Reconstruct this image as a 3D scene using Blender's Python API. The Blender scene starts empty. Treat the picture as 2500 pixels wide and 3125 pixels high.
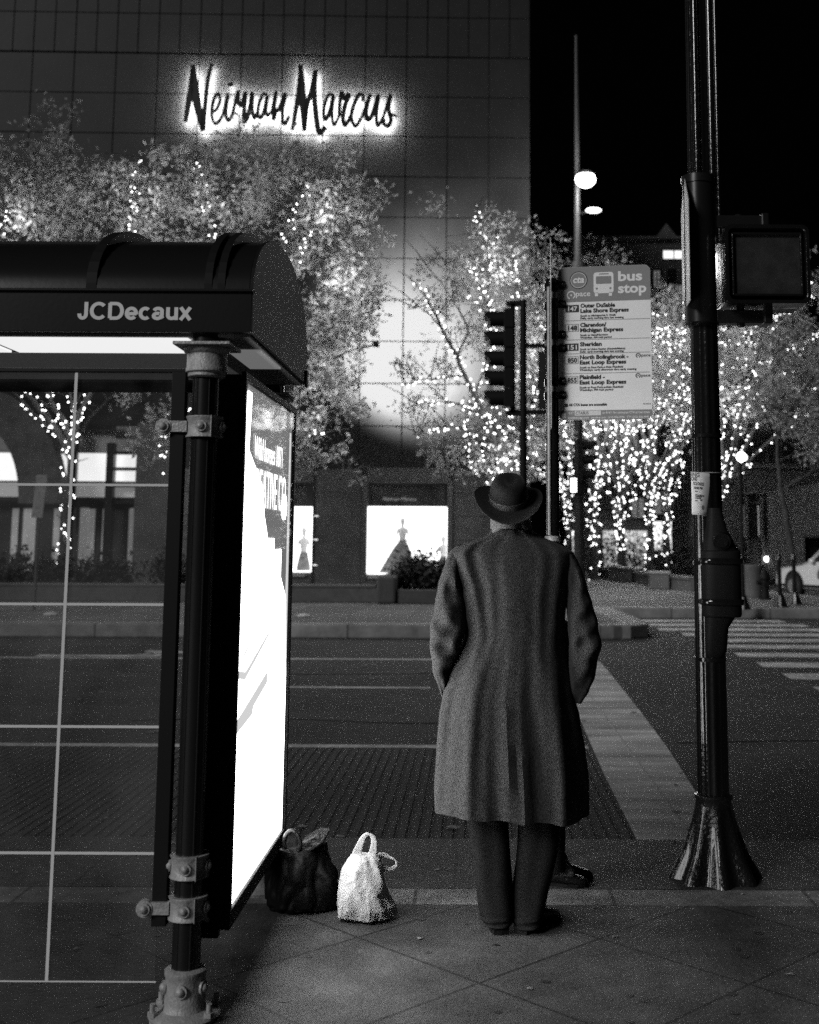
import bpy, bmesh, math, random
from mathutils import Vector, Matrix, noise as mnoise
random.seed(7)
SC = bpy.context.scene
COL = SC.collection
# ---------------------------------------------------------------- camera
F, TILT, ROLL, PPX, PPY, EYE = 3600., math.radians(7.49), 0.005, 1450., 1177., 1.54
cd = bpy.data.cameras.new('camera'); cam = bpy.data.objects.new('camera', cd); COL.objects.link(cam)
cd.sensor_fit = 'AUTO'; cd.sensor_width = 36; cd.lens = F / 3125 * 36
cd.shift_x = -(PPX - 1250) / 3125; cd.shift_y = -(1562.5 - PPY) / 3125
cd.clip_start = .05; cd.clip_end = 600
cam.matrix_world = Matrix.Translation((0, 0, EYE)) @ Matrix.Rotation(math.pi / 2 + TILT, 4, 'X') @ Matrix.Rotation(ROLL, 4, 'Z')
cd.dof.use_dof = True; cd.dof.focus_distance = 5.0; cd.dof.aperture_fstop = 3.1; cd.dof.aperture_blades = 0
SC.camera = cam
# ---------------------------------------------------------------- light and exposure
wd = bpy.data.worlds.new('World'); SC.world = wd; wd.use_nodes = True
wd.node_tree.nodes['Background'].inputs[0].default_value = (1, 1, 1, 1)
wd.node_tree.nodes['Background'].inputs[1].default_value = 0.0004      # a black night sky
sl = bpy.data.lights.new('city_glow', 'SUN'); sl.energy = 1.3; sl.angle = math.radians(16)   # stands in for assumed lamps of the avenue behind the photographer
sun = bpy.data.objects.new('city_glow', sl); COL.objects.link(sun)
sun.rotation_euler = Vector((0.60, 0.66, -0.45)).to_track_quat('-Z', 'Y').to_euler()
SC.view_settings.view_transform = 'Standard'; SC.view_settings.look = 'None'
SC.view_settings.exposure = 0.0; SC.view_settings.gamma = 1.0
SC.render.engine = 'CYCLES'
SC.cycles.max_bounces = 6; SC.cycles.transparent_max_bounces = 12; SC.cycles.sample_clamp_indirect = .15; SC.cycles.sample_clamp_direct = 6; SC.cycles.adaptive_threshold = .006
SC.cycles.use_denoising = False      # the photograph is grainy high-speed film

# ---------------------------------------------------------------- helpers
SS = 2500 / 1725.
def ray(xd, yd):
    u = xd * SS - PPX; v = yd * SS - PPY
    u2 = u * math.cos(ROLL) + v * math.sin(ROLL); v2 = -u * math.sin(ROLL) + v * math.cos(ROLL)
    x, y, z = u2 / F, 1.0, -v2 / F
    return x, y * math.cos(TILT) - z * math.sin(TILT), y * math.sin(TILT) + z * math.cos(TILT)
def W(xd, yd, Y):
    x, y, z = ray(xd, yd); k = Y / y
    return Vector((x * k, Y, EYE + z * k))
def Gr(xd, yd, z0=0.):
    x, y, z = ray(xd, yd); k = (z0 - EYE) / z
    return Vector((x * k, y * k, z0))

def mat(name, col=.2, rough=.6, metal=0., emis=0., var=0., vs=6., bump=0., bs=60., spec=.5, trans=0., alpha=1., stretch=None, sheen=0., nosample=False, ior=1.45, coat=0.):
    m = bpy.data.materials.new(name); m.use_nodes = True
    nt = m.node_tree; b = nt.nodes['Principled BSDF']
    b.inputs['Base Color'].default_value = (col, col, col, 1); b.inputs['Roughness'].default_value = rough
    b.inputs['Metallic'].default_value = metal; b.inputs['Specular IOR Level'].default_value = spec
    b.inputs['Transmission Weight'].default_value = trans; b.inputs['Alpha'].default_value = alpha
    b.inputs['Sheen Weight'].default_value = sheen; b.inputs['IOR'].default_value = ior
    b.inputs['Coat Weight'].default_value = coat; b.inputs['Subsurface Radius'].default_value = (.5, .5, .5); b.inputs['Subsurface Scale'].default_value = .03
    tc = nt.nodes.new('ShaderNodeTexCoord'); src = tc.outputs['Object']
    if stretch:
        mp = nt.nodes.new('ShaderNodeMapping'); mp.inputs['Scale'].default_value = stretch
        nt.links.new(src, mp.inputs[0]); src = mp.outputs[0]
    if var:
        n = nt.nodes.new('ShaderNodeTexNoise'); n.inputs['Scale'].default_value = vs; n.inputs['Detail'].default_value = 8
        n.inputs['Roughness'].default_value = .65
        r = nt.nodes.new('ShaderNodeMapRange'); r.inputs[1].default_value = .3; r.inputs[2].default_value = .7
        r.inputs[3].default_value = max(col * (1 - var), 0); r.inputs[4].default_value = col * (1 + var)
        nt.links.new(src, n.inputs['Vector']); nt.links.new(n.outputs[0], r.inputs[0]); nt.links.new(r.outputs[0], b.inputs['Base Color'])
    if bump:
        n = nt.nodes.new('ShaderNodeTexNoise'); n.inputs['Scale'].default_value = bs; n.inputs['Detail'].default_value = 4
        q = nt.nodes.new('ShaderNodeBump'); q.inputs['Strength'].default_value = bump; q.inputs['Distance'].default_value = .02
        nt.links.new(src, n.inputs['Vector']); nt.links.new(n.outputs[0], q.inputs['Height']); nt.links.new(q.outputs[0], b.inputs['Normal'])
    if emis:
        b.inputs['Emission Color'].default_value = (1, 1, 1, 1); b.inputs['Emission Strength'].default_value = emis
        if nosample: m.cycles.emission_sampling = 'NONE'
    return m

def blotch(m, lo=.55, hi=1.25, sc=.8, det=6, stretch=None):
    """broad worn and stained patches of the surface itself"""
    nt = m.node_tree; b = nt.nodes['Principled BSDF']; L = nt.links; tc = nt.nodes.new('ShaderNodeTexCoord'); mp = nt.nodes.new('ShaderNodeMapping')
    mp.inputs['Scale'].default_value = stretch or (1, 1, 1); L.new(tc.outputs['Object'], mp.inputs[0])
    n = nt.nodes.new('ShaderNodeTexNoise'); n.inputs['Scale'].default_value = sc; n.inputs['Detail'].default_value = det; n.inputs['Roughness'].default_value = .6; L.new(mp.outputs[0], n.inputs['Vector'])
    r = nt.nodes.new('ShaderNodeMapRange'); r.inputs[1].default_value = .38; r.inputs[2].default_value = .62; r.inputs[3].default_value = lo; r.inputs[4].default_value = hi; L.new(n.outputs[0], r.inputs[0])
    mx = nt.nodes.new('ShaderNodeMix'); mx.data_type = 'RGBA'; mx.blend_type = 'MULTIPLY'; mx.inputs[0].default_value = 1; i = b.inputs['Base Color']
    L.new(i.links[0].from_socket, mx.inputs[6]); L.new(r.outputs[0], mx.inputs[7]); L.new(mx.outputs[2], i)
    return m

def brick(m, w, h, off=(0, 0), rotz=0., mortar=.012, dark=.4, vert=False, offset=0., mvar=.25):
    """joints of a slab grid multiplied into the base colour (a pattern of the surface)"""
    nt = m.node_tree; b = nt.nodes['Principled BSDF']; L = nt.links
    tc = nt.nodes.new('ShaderNodeTexCoord'); mp = nt.nodes.new('ShaderNodeMapping'); mp.vector_type = 'POINT'
    mp.inputs['Rotation'].default_value = (math.radians(-90) if vert else 0, 0, rotz)
    mp.inputs['Location'].default_value = (off[0], off[1], 0)
    L.new(tc.outputs['Object'], mp.inputs[0])
    bt = nt.nodes.new('ShaderNodeTexBrick'); bt.offset = offset; bt.squash = 1; bt.inputs['Scale'].default_value = 1
    bt.inputs['Brick Width'].default_value = w; bt.inputs['Row Height'].default_value = h; bt.inputs['Mortar Size'].default_value = mortar
    bt.inputs['Mortar Smooth'].default_value = .3; bt.inputs['Bias'].default_value = 0
    bt.inputs['Color1'].default_value = (1 - mvar,) * 3 + (1,); bt.inputs['Color2'].default_value = (1 + mvar,) * 3 + (1,)
    bt.inputs['Mortar'].default_value = (dark,) * 3 + (1,)
    L.new(mp.outputs[0], bt.inputs['Vector'])
    mx = nt.nodes.new('ShaderNodeMix'); mx.data_type = 'RGBA'; mx.blend_type = 'MULTIPLY'; mx.inputs[0].default_value = 1
    i = b.inputs['Base Color']
    if i.is_linked: L.new(i.links[0].from_socket, mx.inputs[6])
    else: mx.inputs[6].default_value = i.default_value
    L.new(bt.outputs['Color'], mx.inputs[7]); L.new(mx.outputs[2], i)
    return m

class MB:
    def __init__(s): s.v = []; s.f = []
    def add(s, vs, fs):
        o = len(s.v); s.v += [tuple(v) for v in vs]; s.f += [tuple(i + o for i in f) for f in fs]; return s
    def box(s, x0, x1, y0, y1, z0, z1, rz=0, piv=None):
        vs = [Vector((x, y, z)) for z in (z0, z1) for y in (y0, y1) for x in (x0, x1)]
        if rz:
            p = Vector(piv or ((x0 + x1) / 2, (y0 + y1) / 2, 0)); R = Matrix.Rotation(rz, 3, 'Z'); vs = [R @ (v - p) + p for v in vs]
        return s.add(vs, [(0, 2, 3, 1), (4, 5, 7, 6), (0, 1, 5, 4), (1, 3, 7, 5), (3, 2, 6, 7), (2, 0, 4, 6)])
    def ring(s, rings, close=True, cap=True):
        n = len(rings[0]); o = len(s.v)
        for r in rings: s.v += [tuple(p) for p in r]
        for i in range(len(rings) - 1):
            for j in range(n if close else n - 1):
                k = (j + 1) % n
                s.f.append((o + i * n + j, o + i * n + k, o + (i + 1) * n + k, o + (i + 1) * n + j))
        if cap and close:
            s.f.append(tuple(o + j for j in reversed(range(n)))); s.f.append(tuple(o + (len(rings) - 1) * n + j for j in range(n)))
        return s
    def tube(s, pts, rad, n=10, cap=True, flat=1.):
        pts = [Vector(p) for p in pts]; rs = rad if isinstance(rad, (list, tuple)) else [rad] * len(pts)
        rings = []; up = None
        for i, p in enumerate(pts):
            t = (pts[min(i + 1, len(pts) - 1)] - pts[max(i - 1, 0)]).normalized()
            if up is None: up = Vector((0, 1, 0)) if abs(t.y) < .9 else Vector((1, 0, 0))
            a = t.cross(up).normalized(); b = t.cross(a).normalized(); up = -b if False else up
            rings.append([p + (a * math.cos(q) + b * math.sin(q) * flat) * rs[i] for q in [2 * math.pi * j / n for j in range(n)]])
        return s.ring(rings, True, cap)
    def cyl(s, p0, p1, r, r2=None, n=16): return s.tube([p0, p1], [r, r if r2 is None else r2], n)
    def lathe(s, prof, c, n=24, axis='Z', sx=1., sy=1.):
        c = Vector(c); rings = []
        for r, h in prof:
            g = []
            for j in range(n):
                a = 2 * math.pi * j / n; x, y = r * math.cos(a) * sx, r * math.sin(a) * sy
                g.append(c + (Vector((x, y, h)) if axis == 'Z' else Vector((x, h, y)) if axis == 'Y' else Vector((h, x, y))))
            rings.append(g)
        return s.ring(rings)
    def sph(s, c, r, n=8, sx=1, sy=1, sz=1):
        m = max(3, n // 2)
        prof = [(max(r * math.sin(math.pi * i / m), 1e-4), -r * math.cos(math.pi * i / m)) for i in range(m + 1)]
        c = Vector(c); rings = [[c + Vector((q * math.cos(2 * math.pi * j / n) * sx, q * math.sin(2 * math.pi * j / n) * sy, h * sz)) for j in range(n)] for q, h in prof]
        return s.ring(rings)
    def prism(s, poly, a, b, axis='Z'):
        f = {'Z': lambda p, h: (p[0], p[1], h), 'Y': lambda p, h: (p[0], h, p[1]), 'X': lambda p, h: (h, p[0], p[1])}[axis]
        return s.ring([[f(p, a) for p in poly], [f(p, b) for p in poly]])
    def build(s, name, m, parent=None, smooth=False, bevel=0., xf=None, sub=0, keep=False):
        me = bpy.data.meshes.new(name); me.from_pydata(s.v, [], s.f); me.validate()
        if not keep: bm = bmesh.new(); bm.from_mesh(me); bmesh.ops.recalc_face_normals(bm, faces=bm.faces); bm.to_mesh(me); bm.free()
        if xf: me.transform(xf)
        if smooth:
            me.polygons.foreach_set('use_smooth', [True] * len(me.polygons))
            try: me.set_sharp_from_angle(angle=math.radians(50))
            except Exception: pass
        me.materials.append(m); o = bpy.data.objects.new(name, me); COL.objects.link(o)
        if parent: o.parent = parent; o.matrix_parent_inverse = parent.matrix_basis.inverted()
        if bevel:
            q = o.modifiers.new('b', 'BEVEL'); q.width = bevel; q.segments = 2; q.limit_method = 'ANGLE'; q.angle_limit = math.radians(40)
        if sub:
            q = o.modifiers.new('s', 'SUBSURF'); q.levels = sub; q.render_levels = sub
        return o

def tag(o, label=None, cat=None, group=None, kind=None):
    if label: o['label'] = label
    if cat: o['category'] = cat
    if group: o['group'] = group
    if kind: o['kind'] = kind
    return o
def thing(name, loc, label, cat, group=None, rz=0.):
    o = bpy.data.objects.new(name, None); COL.objects.link(o); o.location = loc; o.rotation_euler.z = rz
    o.empty_display_size = .2
    return tag(o, label, cat, group)
def structure(name, mb, m, **k): return tag(mb.build(name, m, **k), kind='structure')
def copy_tree(o, parent=None):
    c = o.copy(); COL.objects.link(c)
    if parent: c.parent = parent
    for ch in list(o.children): copy_tree(ch, c)
    return c
def bake(o):
    """turn modifiers into the mesh itself"""
    dg = bpy.context.evaluated_depsgraph_get(); dg.update()
    me = bpy.data.meshes.new_from_object(o.evaluated_get(dg)); o.modifiers.clear(); o.data = me; return o
def text(name, s, size, m, parent, loc, rz=0., rx=math.pi / 2, bold=0., ext=.001, align='LEFT', sx=1., sp=1., shear=0.):
    cu = bpy.data.curves.new(name, 'FONT'); cu.body = s; cu.size = size; cu.offset = bold; cu.extrude = ext; cu.align_x = align
    cu.space_character = sp; cu.resolution_u = 3; cu.shear = shear
    o = bpy.data.objects.new(name, cu); COL.objects.link(o)
    dg = bpy.context.evaluated_depsgraph_get(); dg.update(); me = bpy.data.meshes.new_from_object(o.evaluated_get(dg))
    bpy.data.objects.remove(o)
    me.transform(Matrix.Translation(loc) @ Matrix.Rotation(rz, 4, 'Z') @ Matrix.Rotation(rx, 4, 'X') @ Matrix.Scale(sx, 4, (1, 0, 0)))
    me.materials.clear(); me.materials.append(m)
    o = bpy.data.objects.new(name, me); COL.objects.link(o)
    if parent: o.parent = parent; o.matrix_parent_inverse = parent.matrix_basis.inverted()
    return o
def catmull(pts, k=6):
    P = [Vector(p) for p in pts]; P = [P[0] * 2 - P[1]] + P + [P[-1] * 2 - P[-2]]; out = []
    for i in range(1, len(P) - 2):
        for j in range(k):
            t = j / k; a, b, c, d = P[i - 1], P[i], P[i + 1], P[i + 2]
            out.append(.5 * ((2 * b) + (c - a) * t + (2 * a - 5 * b + 4 * c - d) * t * t + (3 * b - a - 3 * c + d) * t ** 3))
    out.append(P[-2]); return out
def lerp(a, b, t): return a + (b - a) * t
def tab(T, z):
    """interpolate rows (key, values...) sorted by falling key"""
    if z >= T[0][0]: return T[0][1:]
    for a, b in zip(T, T[1:]):
        if z >= b[0]:
            t = (a[0] - z) / (a[0] - b[0]); t = t * t * (3 - 2 * t) * .5 + t * .5
            return tuple(lerp(p, q, t) for p, q in zip(a[1:], b[1:]))
    return T[-1][1:]

BLK = mat('black_paint', .012, .28, coat=.3, bump=.012, bs=60)
BLKM = mat('matt_black', .010, .6, spec=.2)
CAST = mat('cast_aluminium', .42, .5, .2, var=.25, vs=30, bump=.25, bs=120)
DARKM = mat('dark_metal', .03, .35, .6)
BLKG = mat('glossy_enamel', .008, .16, coat=.5, bump=.12, bs=35)
# ---------------------------------------------------------------- ground
PAVE = brick(mat('granite_paving', .050, .7, var=.55, vs=4, bump=.25, bs=45), .67, .67, (-.436, -.4), math.radians(-45), .008, .25, mvar=.10)
BAND = brick(mat('light_paving', .17, .75, var=.4, vs=12, bump=.25, bs=60), .86, .9, (.25, -5.2), 0, .009, .3, mvar=.1)
CURB = brick(mat('dark_granite', .042, .7, var=.45, vs=12, bump=.25, bs=60), .86, 3, (.08, -5.0), 0, .008, .35, mvar=.12)
ASPH = mat('asphalt', .034, .8, var=.5, vs=1.3, bump=.5, bs=140)
CONC = mat('worn_concrete', .52, .8, var=.45, vs=3, bump=.3, bs=60, stretch=(.35, 1.6, 1))
LANE = mat('bus_lane_concrete', .036, .8, var=.3, vs=4, bump=.3, bs=60)
PAINT = mat('road_paint', .62, .7, var=.4, vs=14, bump=.2, bs=90)
PLAZA = brick(mat('plaza_paving', .12, .8, var=.25, vs=6, bump=.2, bs=40), 1.2, 1.2, (0, 0), 0, .02, .7)
# grooves of the bus lane: a bump running down the lane
nt = LANE.node_tree; tc = nt.nodes.new('ShaderNodeTexCoord'); wv = nt.nodes.new('ShaderNodeTexWave'); wv.wave_type = 'BANDS'; wv.bands_direction = 'X'
wv.inputs['Scale'].default_value = 4.6; wv.inputs['Distortion'].default_value = .35; wv.inputs['Detail'].default_value = 1.5; wv.inputs['Detail Scale'].default_value = 3
mr = nt.nodes.new('ShaderNodeMapRange'); mr.inputs[1].default_value = .55; mr.inputs[2].default_value = .95; mr.inputs[3].default_value = 1; mr.inputs[4].default_value = 0
bp = nt.nodes.new('ShaderNodeBump'); bp.inputs['Distance'].default_value = .03; bp.inputs['Strength'].default_value = .8
nt.links.new(tc.outputs['Object'], wv.inputs['Vector']); nt.links.new(wv.outputs['Fac'], mr.inputs[0]); nt.links.new(mr.outputs[0], bp.inputs['Height'])
old = nt.nodes['Principled BSDF'].inputs['Normal'].links[0].from_socket; nt.links.new(old, bp.inputs['Normal']); nt.links.new(bp.outputs[0], nt.nodes['Principled BSDF'].inputs['Normal'])
mx = nt.nodes.new('ShaderNodeMix'); mx.data_type = 'RGBA'; mx.blend_type = 'MULTIPLY'; mx.inputs[0].default_value = .8
bc = nt.nodes['Principled BSDF'].inputs['Base Color']; nt.links.new(bc.links[0].from_socket, mx.inputs[6]); nt.links.new(mr.outputs[0], mx.inputs[7]); nt.links.new(mx.outputs[2], bc)

blotch(PAVE, .6, 1.3, 1.6); blotch(ASPH, .7, 1.35, .5, 8, (.5, 1.6, 1)); blotch(PAINT, .55, 1.1, 2.5, 8); blotch(CONC, .7, 1.2, 1.2, 8, (.4, 2, 1)); blotch(LANE, .65, 1.35, .9, 8); blotch(CURB, .7, 1.3, 1.5); blotch(BAND, .75, 1.2, 1.5)
structure('ground', MB().box(-300, 300, -40, 400, -1, -.158), ASPH)
structure('road', MB().box(-60, 60, 6.42, 60, -.157, -.15), ASPH)
structure('sidewalk', MB().box(-14, 14, -10, 5.283, -.16, 0), PAVE)
structure('light_paving_band', MB().box(-14, 14, 5.285, 5.51, -.16, 0), BAND)
structure('curb', MB().box(-14, 14, 5.512, 6.42, -.16, 0), CURB, bevel=.012)
structure('bus_lane', MB().box(-14, .92, 6.425, 9.95, -.149, -.146), LANE)
strip = [(.93, 6.425), (.96, 9), (1.02, 11.5), (1.1, 16.5), (1.45, 17.9), (1.70, 17.6), (1.78, 17.0), (1.76, 15.5), (1.67, 12.1), (1.60, 10), (1.50, 8), (1.44, 6.425)]
structure('concrete_band', MB().prism(strip, -.149, -.144), CONC)
structure('band_seam', MB().prism([(1.255, 6.43), (1.27, 11.2), (1.29, 16), (1.305, 16), (1.285, 11.2), (1.27, 6.43)], -.144, -.142), mat('seam_filler', .42, .8))
def mark(x0, x1, y0, y1): return MB().box(x0, x1, y0, y1, -.1495, -.1455)
structure('lane_line', mark(-14, .95, 10.0, 10.12), PAINT)
structure('lane_line', mark(-2.6, -.5, 13.93, 14.04), PAINT)
structure('lane_line', mark(-14, .4, 17.2, 17.32), PAINT)
a0, a1, a2 = Gr(80, 1380, -.15), Gr(330, 1373, -.15), Gr(345, 1366, -.15)
structure('road_arrow', MB().prism([(a0.x, a0.y - .12), (a0.x + 1.9, a0.y - .12), (a1.x - .2, 18.2), (a1.x - .2, 18.5), (a1.x + .7, 18.15), (a1.x - .2, 17.8), (a1.x - .1, 18.0), (a0.x + 1.9, a0.y + .1), (a0.x, a0.y + .1)][::-1], -.1495, -.1455), PAINT)
yy = 13.62; i = 0
while yy < 26.6:
    x0 = 3.96 if yy < 21.2 else lerp(3.96, 3.05, min(1, (yy - 21.2) / 4.2)); x1 = 6.9 - max(0, (yy - 23.5)) * .12 if yy > 22 else 7.6
    structure('crosswalk_stripe', MB().add([(x0, yy, -.1455), (x1, yy, -.1455), (x1, yy + .62, -.1455), (x0 + .04, yy + .62, -.1455), (x0, yy, -.1495), (x1, yy, -.1495), (x1, yy + .62, -.1495), (x0 + .04, yy + .62, -.1495)],
        [(0, 1, 2, 3), (7, 6, 5, 4), (0, 4, 5, 1), (1, 5, 6, 2), (2, 6, 7, 3), (3, 7, 4, 0)]), PAINT)
    yy += 1.42 if yy < 19 else 1.25
far = [(-45, 20.93), (2.2, 20.93), (2.75, 21.05), (3.1, 21.4), (3.2, 22.0), (3.05, 26.7), (9.4, 26.7), (9.9, 27.2), (10.2, 28.5), (9.0, 34.5), (9.0, 60), (-45, 60)]
def inset(poly, d):
    out = []
    n = len(poly)
    for i in range(n):
        a, b, c = Vector(poly[i - 1]), Vector(poly[i]), Vector(poly[(i + 1) % n])
        u = (b - a).normalized(); v = (c - b).normalized(); m = Vector((-u.y - v.y, u.x + v.x)).normalized()
        out.append(tuple(b + m * d / max(.3, m.dot(Vector((-u.y, u.x))))))
    return out
KERB = brick(mat('kerb_stone', .24, .7, var=.4, vs=3, bump=.3, bs=30), 2.2, 9, (0, -3), 0, .02, .4, mvar=.12)
TAR = mat('tar_seal', .008, .95, spec=.02)
for pts in ([(-3.2, 11.4), (-1.9, 11.55), (-.6, 11.3), (.6, 11.5)], [(1.75, 10.3), (3.2, 10.45), (6.0, 10.3)], [(-4.5, 15.5), (-2.0, 15.3), (.2, 15.6)]):
    P = catmull([(x, y, 0) for x, y in pts], 8); q = MB(); r_ = random.Random(len(pts))
    q.ring([[(p.x - .018, p.y + r_.uniform(-.01, .01), -.1492), (p.x + .018, p.y - .012, -.1492), (p.x + .018, p.y - .012, -.1468), (p.x - .018, p.y + .012, -.1468)] for p in P]); structure('tar_seam', q, TAR)
structure('far_kerb', MB().prism(far, -.16, .085), KERB, bevel=.03)
structure('far_sidewalk', MB().prism(inset(far, .55), .08, .09), PLAZA)
structure('paving_line', MB().box(1.5, 8.8, 34.7, 35.0, .09, .094), mat('light_strip', .22, .8))

# gum spots, grit and dropped leaves
r_ = random.Random(5); q = MB()
for _ in range(40):
    x, y = r_.uniform(-2.2, 2.2), r_.uniform(3.4, 6.35); 
    if 5.75 < y < 6.2 and r_.random() < .5: y = r_.uniform(6.2, 6.38)
    s_ = r_.uniform(.006, .016) * (1.6 if r_.random() < .12 else 1); a = r_.uniform(0, 6.28); z = .0035
    q.add([(x + s_ * math.cos(a + k * 1.26) * (1.7 if k == 0 else 1), y + s_ * math.sin(a + k * 1.26), z + .004 * (k % 2)) for k in range(5)], [(0, 1, 2, 3, 4)])
for _ in range(260):
    x, y = r_.uniform(-6, 8), r_.uniform(6.5, 20.8)
    s_ = r_.uniform(.012, .035); a = r_.uniform(0, 6.28); z = -.138
    if r_.random() < .35: y = 20.9 - abs(r_.gauss(0, .15))
    q.add([(x + s_ * math.cos(a + k * 1.26) * (1.7 if k == 0 else 1), y + s_ * math.sin(a + k * 1.26), z + .006 * (k % 2)) for k in range(5)], [(0, 1, 2, 3, 4)])
tag(q.build('fallen_leaves', mat('dry_leaf', .22, .7, var=.5, vs=3)), kind='stuff')
SPOT = mat('gum_stain', .016, .6); q = MB()
for _ in range(70):
    x, y = r_.uniform(-2, 2.2), r_.uniform(3.3, 5.25); s_ = r_.uniform(.008, .022)
    q.add([(x + s_ * math.cos(k * .7) * r_.uniform(.8, 1.2), y + s_ * math.sin(k * .7) * r_.uniform(.8, 1.2), .0015) for k in range(9)], [tuple(range(9))])
tag(q.build('gum_stains', SPOT), kind='stuff')
# ---------------------------------------------------------------- bus shelter
sh = thing('bus_shelter', (-.95, 4.07, 0), 'black bus shelter with curved roof, steel clamped post and glowing advertising panel', 'bus shelter')
def bolt(mb, c, r, d, n=12):
    """dome-headed bolt pointing along d"""
    d = Vector(d).normalized(); c = Vector(c)
    mb.tube([c, c + d * r * .5], [r * 1.45, r * 1.45], n); mb.tube([c + d * r * .5, c + d * r * .9, c + d * r * 1.25], [r, r * .85, r * .3], n)
CX, CY, CR = -.935, 4.07, .052
def shelter_post(x, y, parent):
    q = MB(); q.cyl((x, y, .10), (x, y, 2.23), CR - .006, n=32)
    for a in (math.radians(v) for v in (-150, -118, -62, -30, 60, 120)):     # thin raised ribs down the post
        q.cyl((x + math.cos(a) * (CR - .008), y + math.sin(a) * (CR - .008), .1), (x + math.cos(a) * (CR - .008), y + math.sin(a) * (CR - .008), 2.2), .0045, n=8)
    q.cyl((x, y, 2.2), (x, y, 2.29), .058, n=24)
    p = q.build('post', BLK, parent, smooth=True)
    c = MB().lathe([(.055, 2.095), (.064, 2.10), (.064, 2.112), (.072, 2.115), (.072, 2.128), (.069, 2.132), (.069, 2.178), (.078, 2.184), (.082, 2.192), (.082, 2.2)], (x, y, 0), 32)
    c.box(x - .098, x + .098, y - .098, y + .098, 2.2005, 2.212); c.build('capital', CAST, parent, smooth=True, bevel=.002)
    for zc, arm in ((1.925, True), (.475, False), (.345, True)):
        m = MB().lathe([(.056, zc - .036), (.064, zc - .036), (.064, zc - .031), (.060, zc - .027), (.060, zc + .027), (.064, zc + .031), (.064, zc + .036), (.056, zc + .036)], (x, y, 0), 32)
        for a in (-90, -10, 190): bolt(m, (x + math.cos(math.radians(a)) * .06, y + math.sin(math.radians(a)) * .06, zc), .0135, (math.cos(math.radians(a)), math.sin(math.radians(a)), 0))
        m.box(x + .033, x + .036, y - .0635, y - .03, zc - .037, zc + .037)
        if arm:
            m.box(x - .135, x - .055, y - .035, y - .021, zc - .019, zc + .019); m.cyl((x - .135, y - .038, zc), (x - .135, y - .015, zc), .027, n=20); bolt(m, (x - .135, y - .038, zc), .014, (0, -1, 0))
        m.build('clamp', CAST, parent, smooth=True)
    m = MB().lathe([(.11, .0), (.115, .012), (.10, .022), (.072, .03), (.066, .045), (.064, .13), (.068, .136), (.068, .150), (.056, .156)], (x, y, 0), 32)
    for a in (-90, -20, 200): bolt(m, (x + math.cos(math.radians(a)) * .064, y + math.sin(math.radians(a)) * .064, .1), .015, (math.cos(math.radians(a)), math.sin(math.radians(a)), 0))
    for a in (-150, -30, 30, 150):
        bx, by = x + math.cos(math.radians(a)) * .105, y + math.sin(math.radians(a)) * .105; m.cyl((bx, by, 0), (bx, by, .06), .009, n=8); m.cyl((bx, by, .02), (bx, by, .035), .016, n=6)
    m.build('foot', CAST, parent, smooth=True)
shelter_post(CX, CY, sh); shelter_post(-.95, 5.47, sh)
XL, XR = -4.6, -.772
fb = MB().box(XL, XR, 4.0, 4.03, 2.252, 2.392); fb.box(XL, XR + .004, 3.988, 4.034, 2.388, 2.397); fb.box(XL, XR + .002, 3.99, 4.034, 2.245, 2.254)
FA = fb.build('fascia', BLK, sh, bevel=.002)
WORD = mat('sign_white', .85, .6)
a = W(163, 673, 4.0); b = W(404, 673, 4.0)
def arc(cx, cz, rx, rz, a0, a1, n=14): return [(cx + rx * math.cos(math.radians(lerp(a0, a1, i / n))), cz + rz * math.sin(math.radians(lerp(a0, a1, i / n)))) for i in range(n + 1)]
GLY = {'J': (.60, [[(.43, 1.0), (.43, .30)] + arc(.265, .30, .165, .215, 0, -180, 8) + [(.10, .34)]]), 'C': (.90, [arc(.46, .5, .35, .415, 42, 318, 20)]),
       'D': (.86, [[(.12, .085), (.12, .915), (.40, .915)] + arc(.42, .5, .30, .415, 90, -90, 14) + [(.12, .085)]]), 'e': (.68, [[(.10, .345), (.56, .345)] + arc(.33, .365, .235, .285, 5, 318, 18)]),
       'c': (.66, [arc(.34, .365, .235, .285, 48, 312, 16)]), 'a': (.68, [[(.12, .53)] + arc(.32, .52, .19, .13, 150, 0, 8) + [(.51, .16), (.56, .085)], arc(.29, .225, .185, .145, 60, 380, 14)]),
       'u': (.70, [[(.13, .72), (.13, .30)] + arc(.32, .27, .19, .185, 180, 330, 8) , [(.54, .72), (.54, .0)]]), 'x': (.62, [[(.06, .72), (.54, .0)], [(.54, .72), (.06, .0)]])}
tot = sum(GLY[c][0] for c in 'JCDecaux'); kx = (b.x - a.x) / tot; kz = W(163, 636, 4.0).z - a.z; xx = a.x
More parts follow.
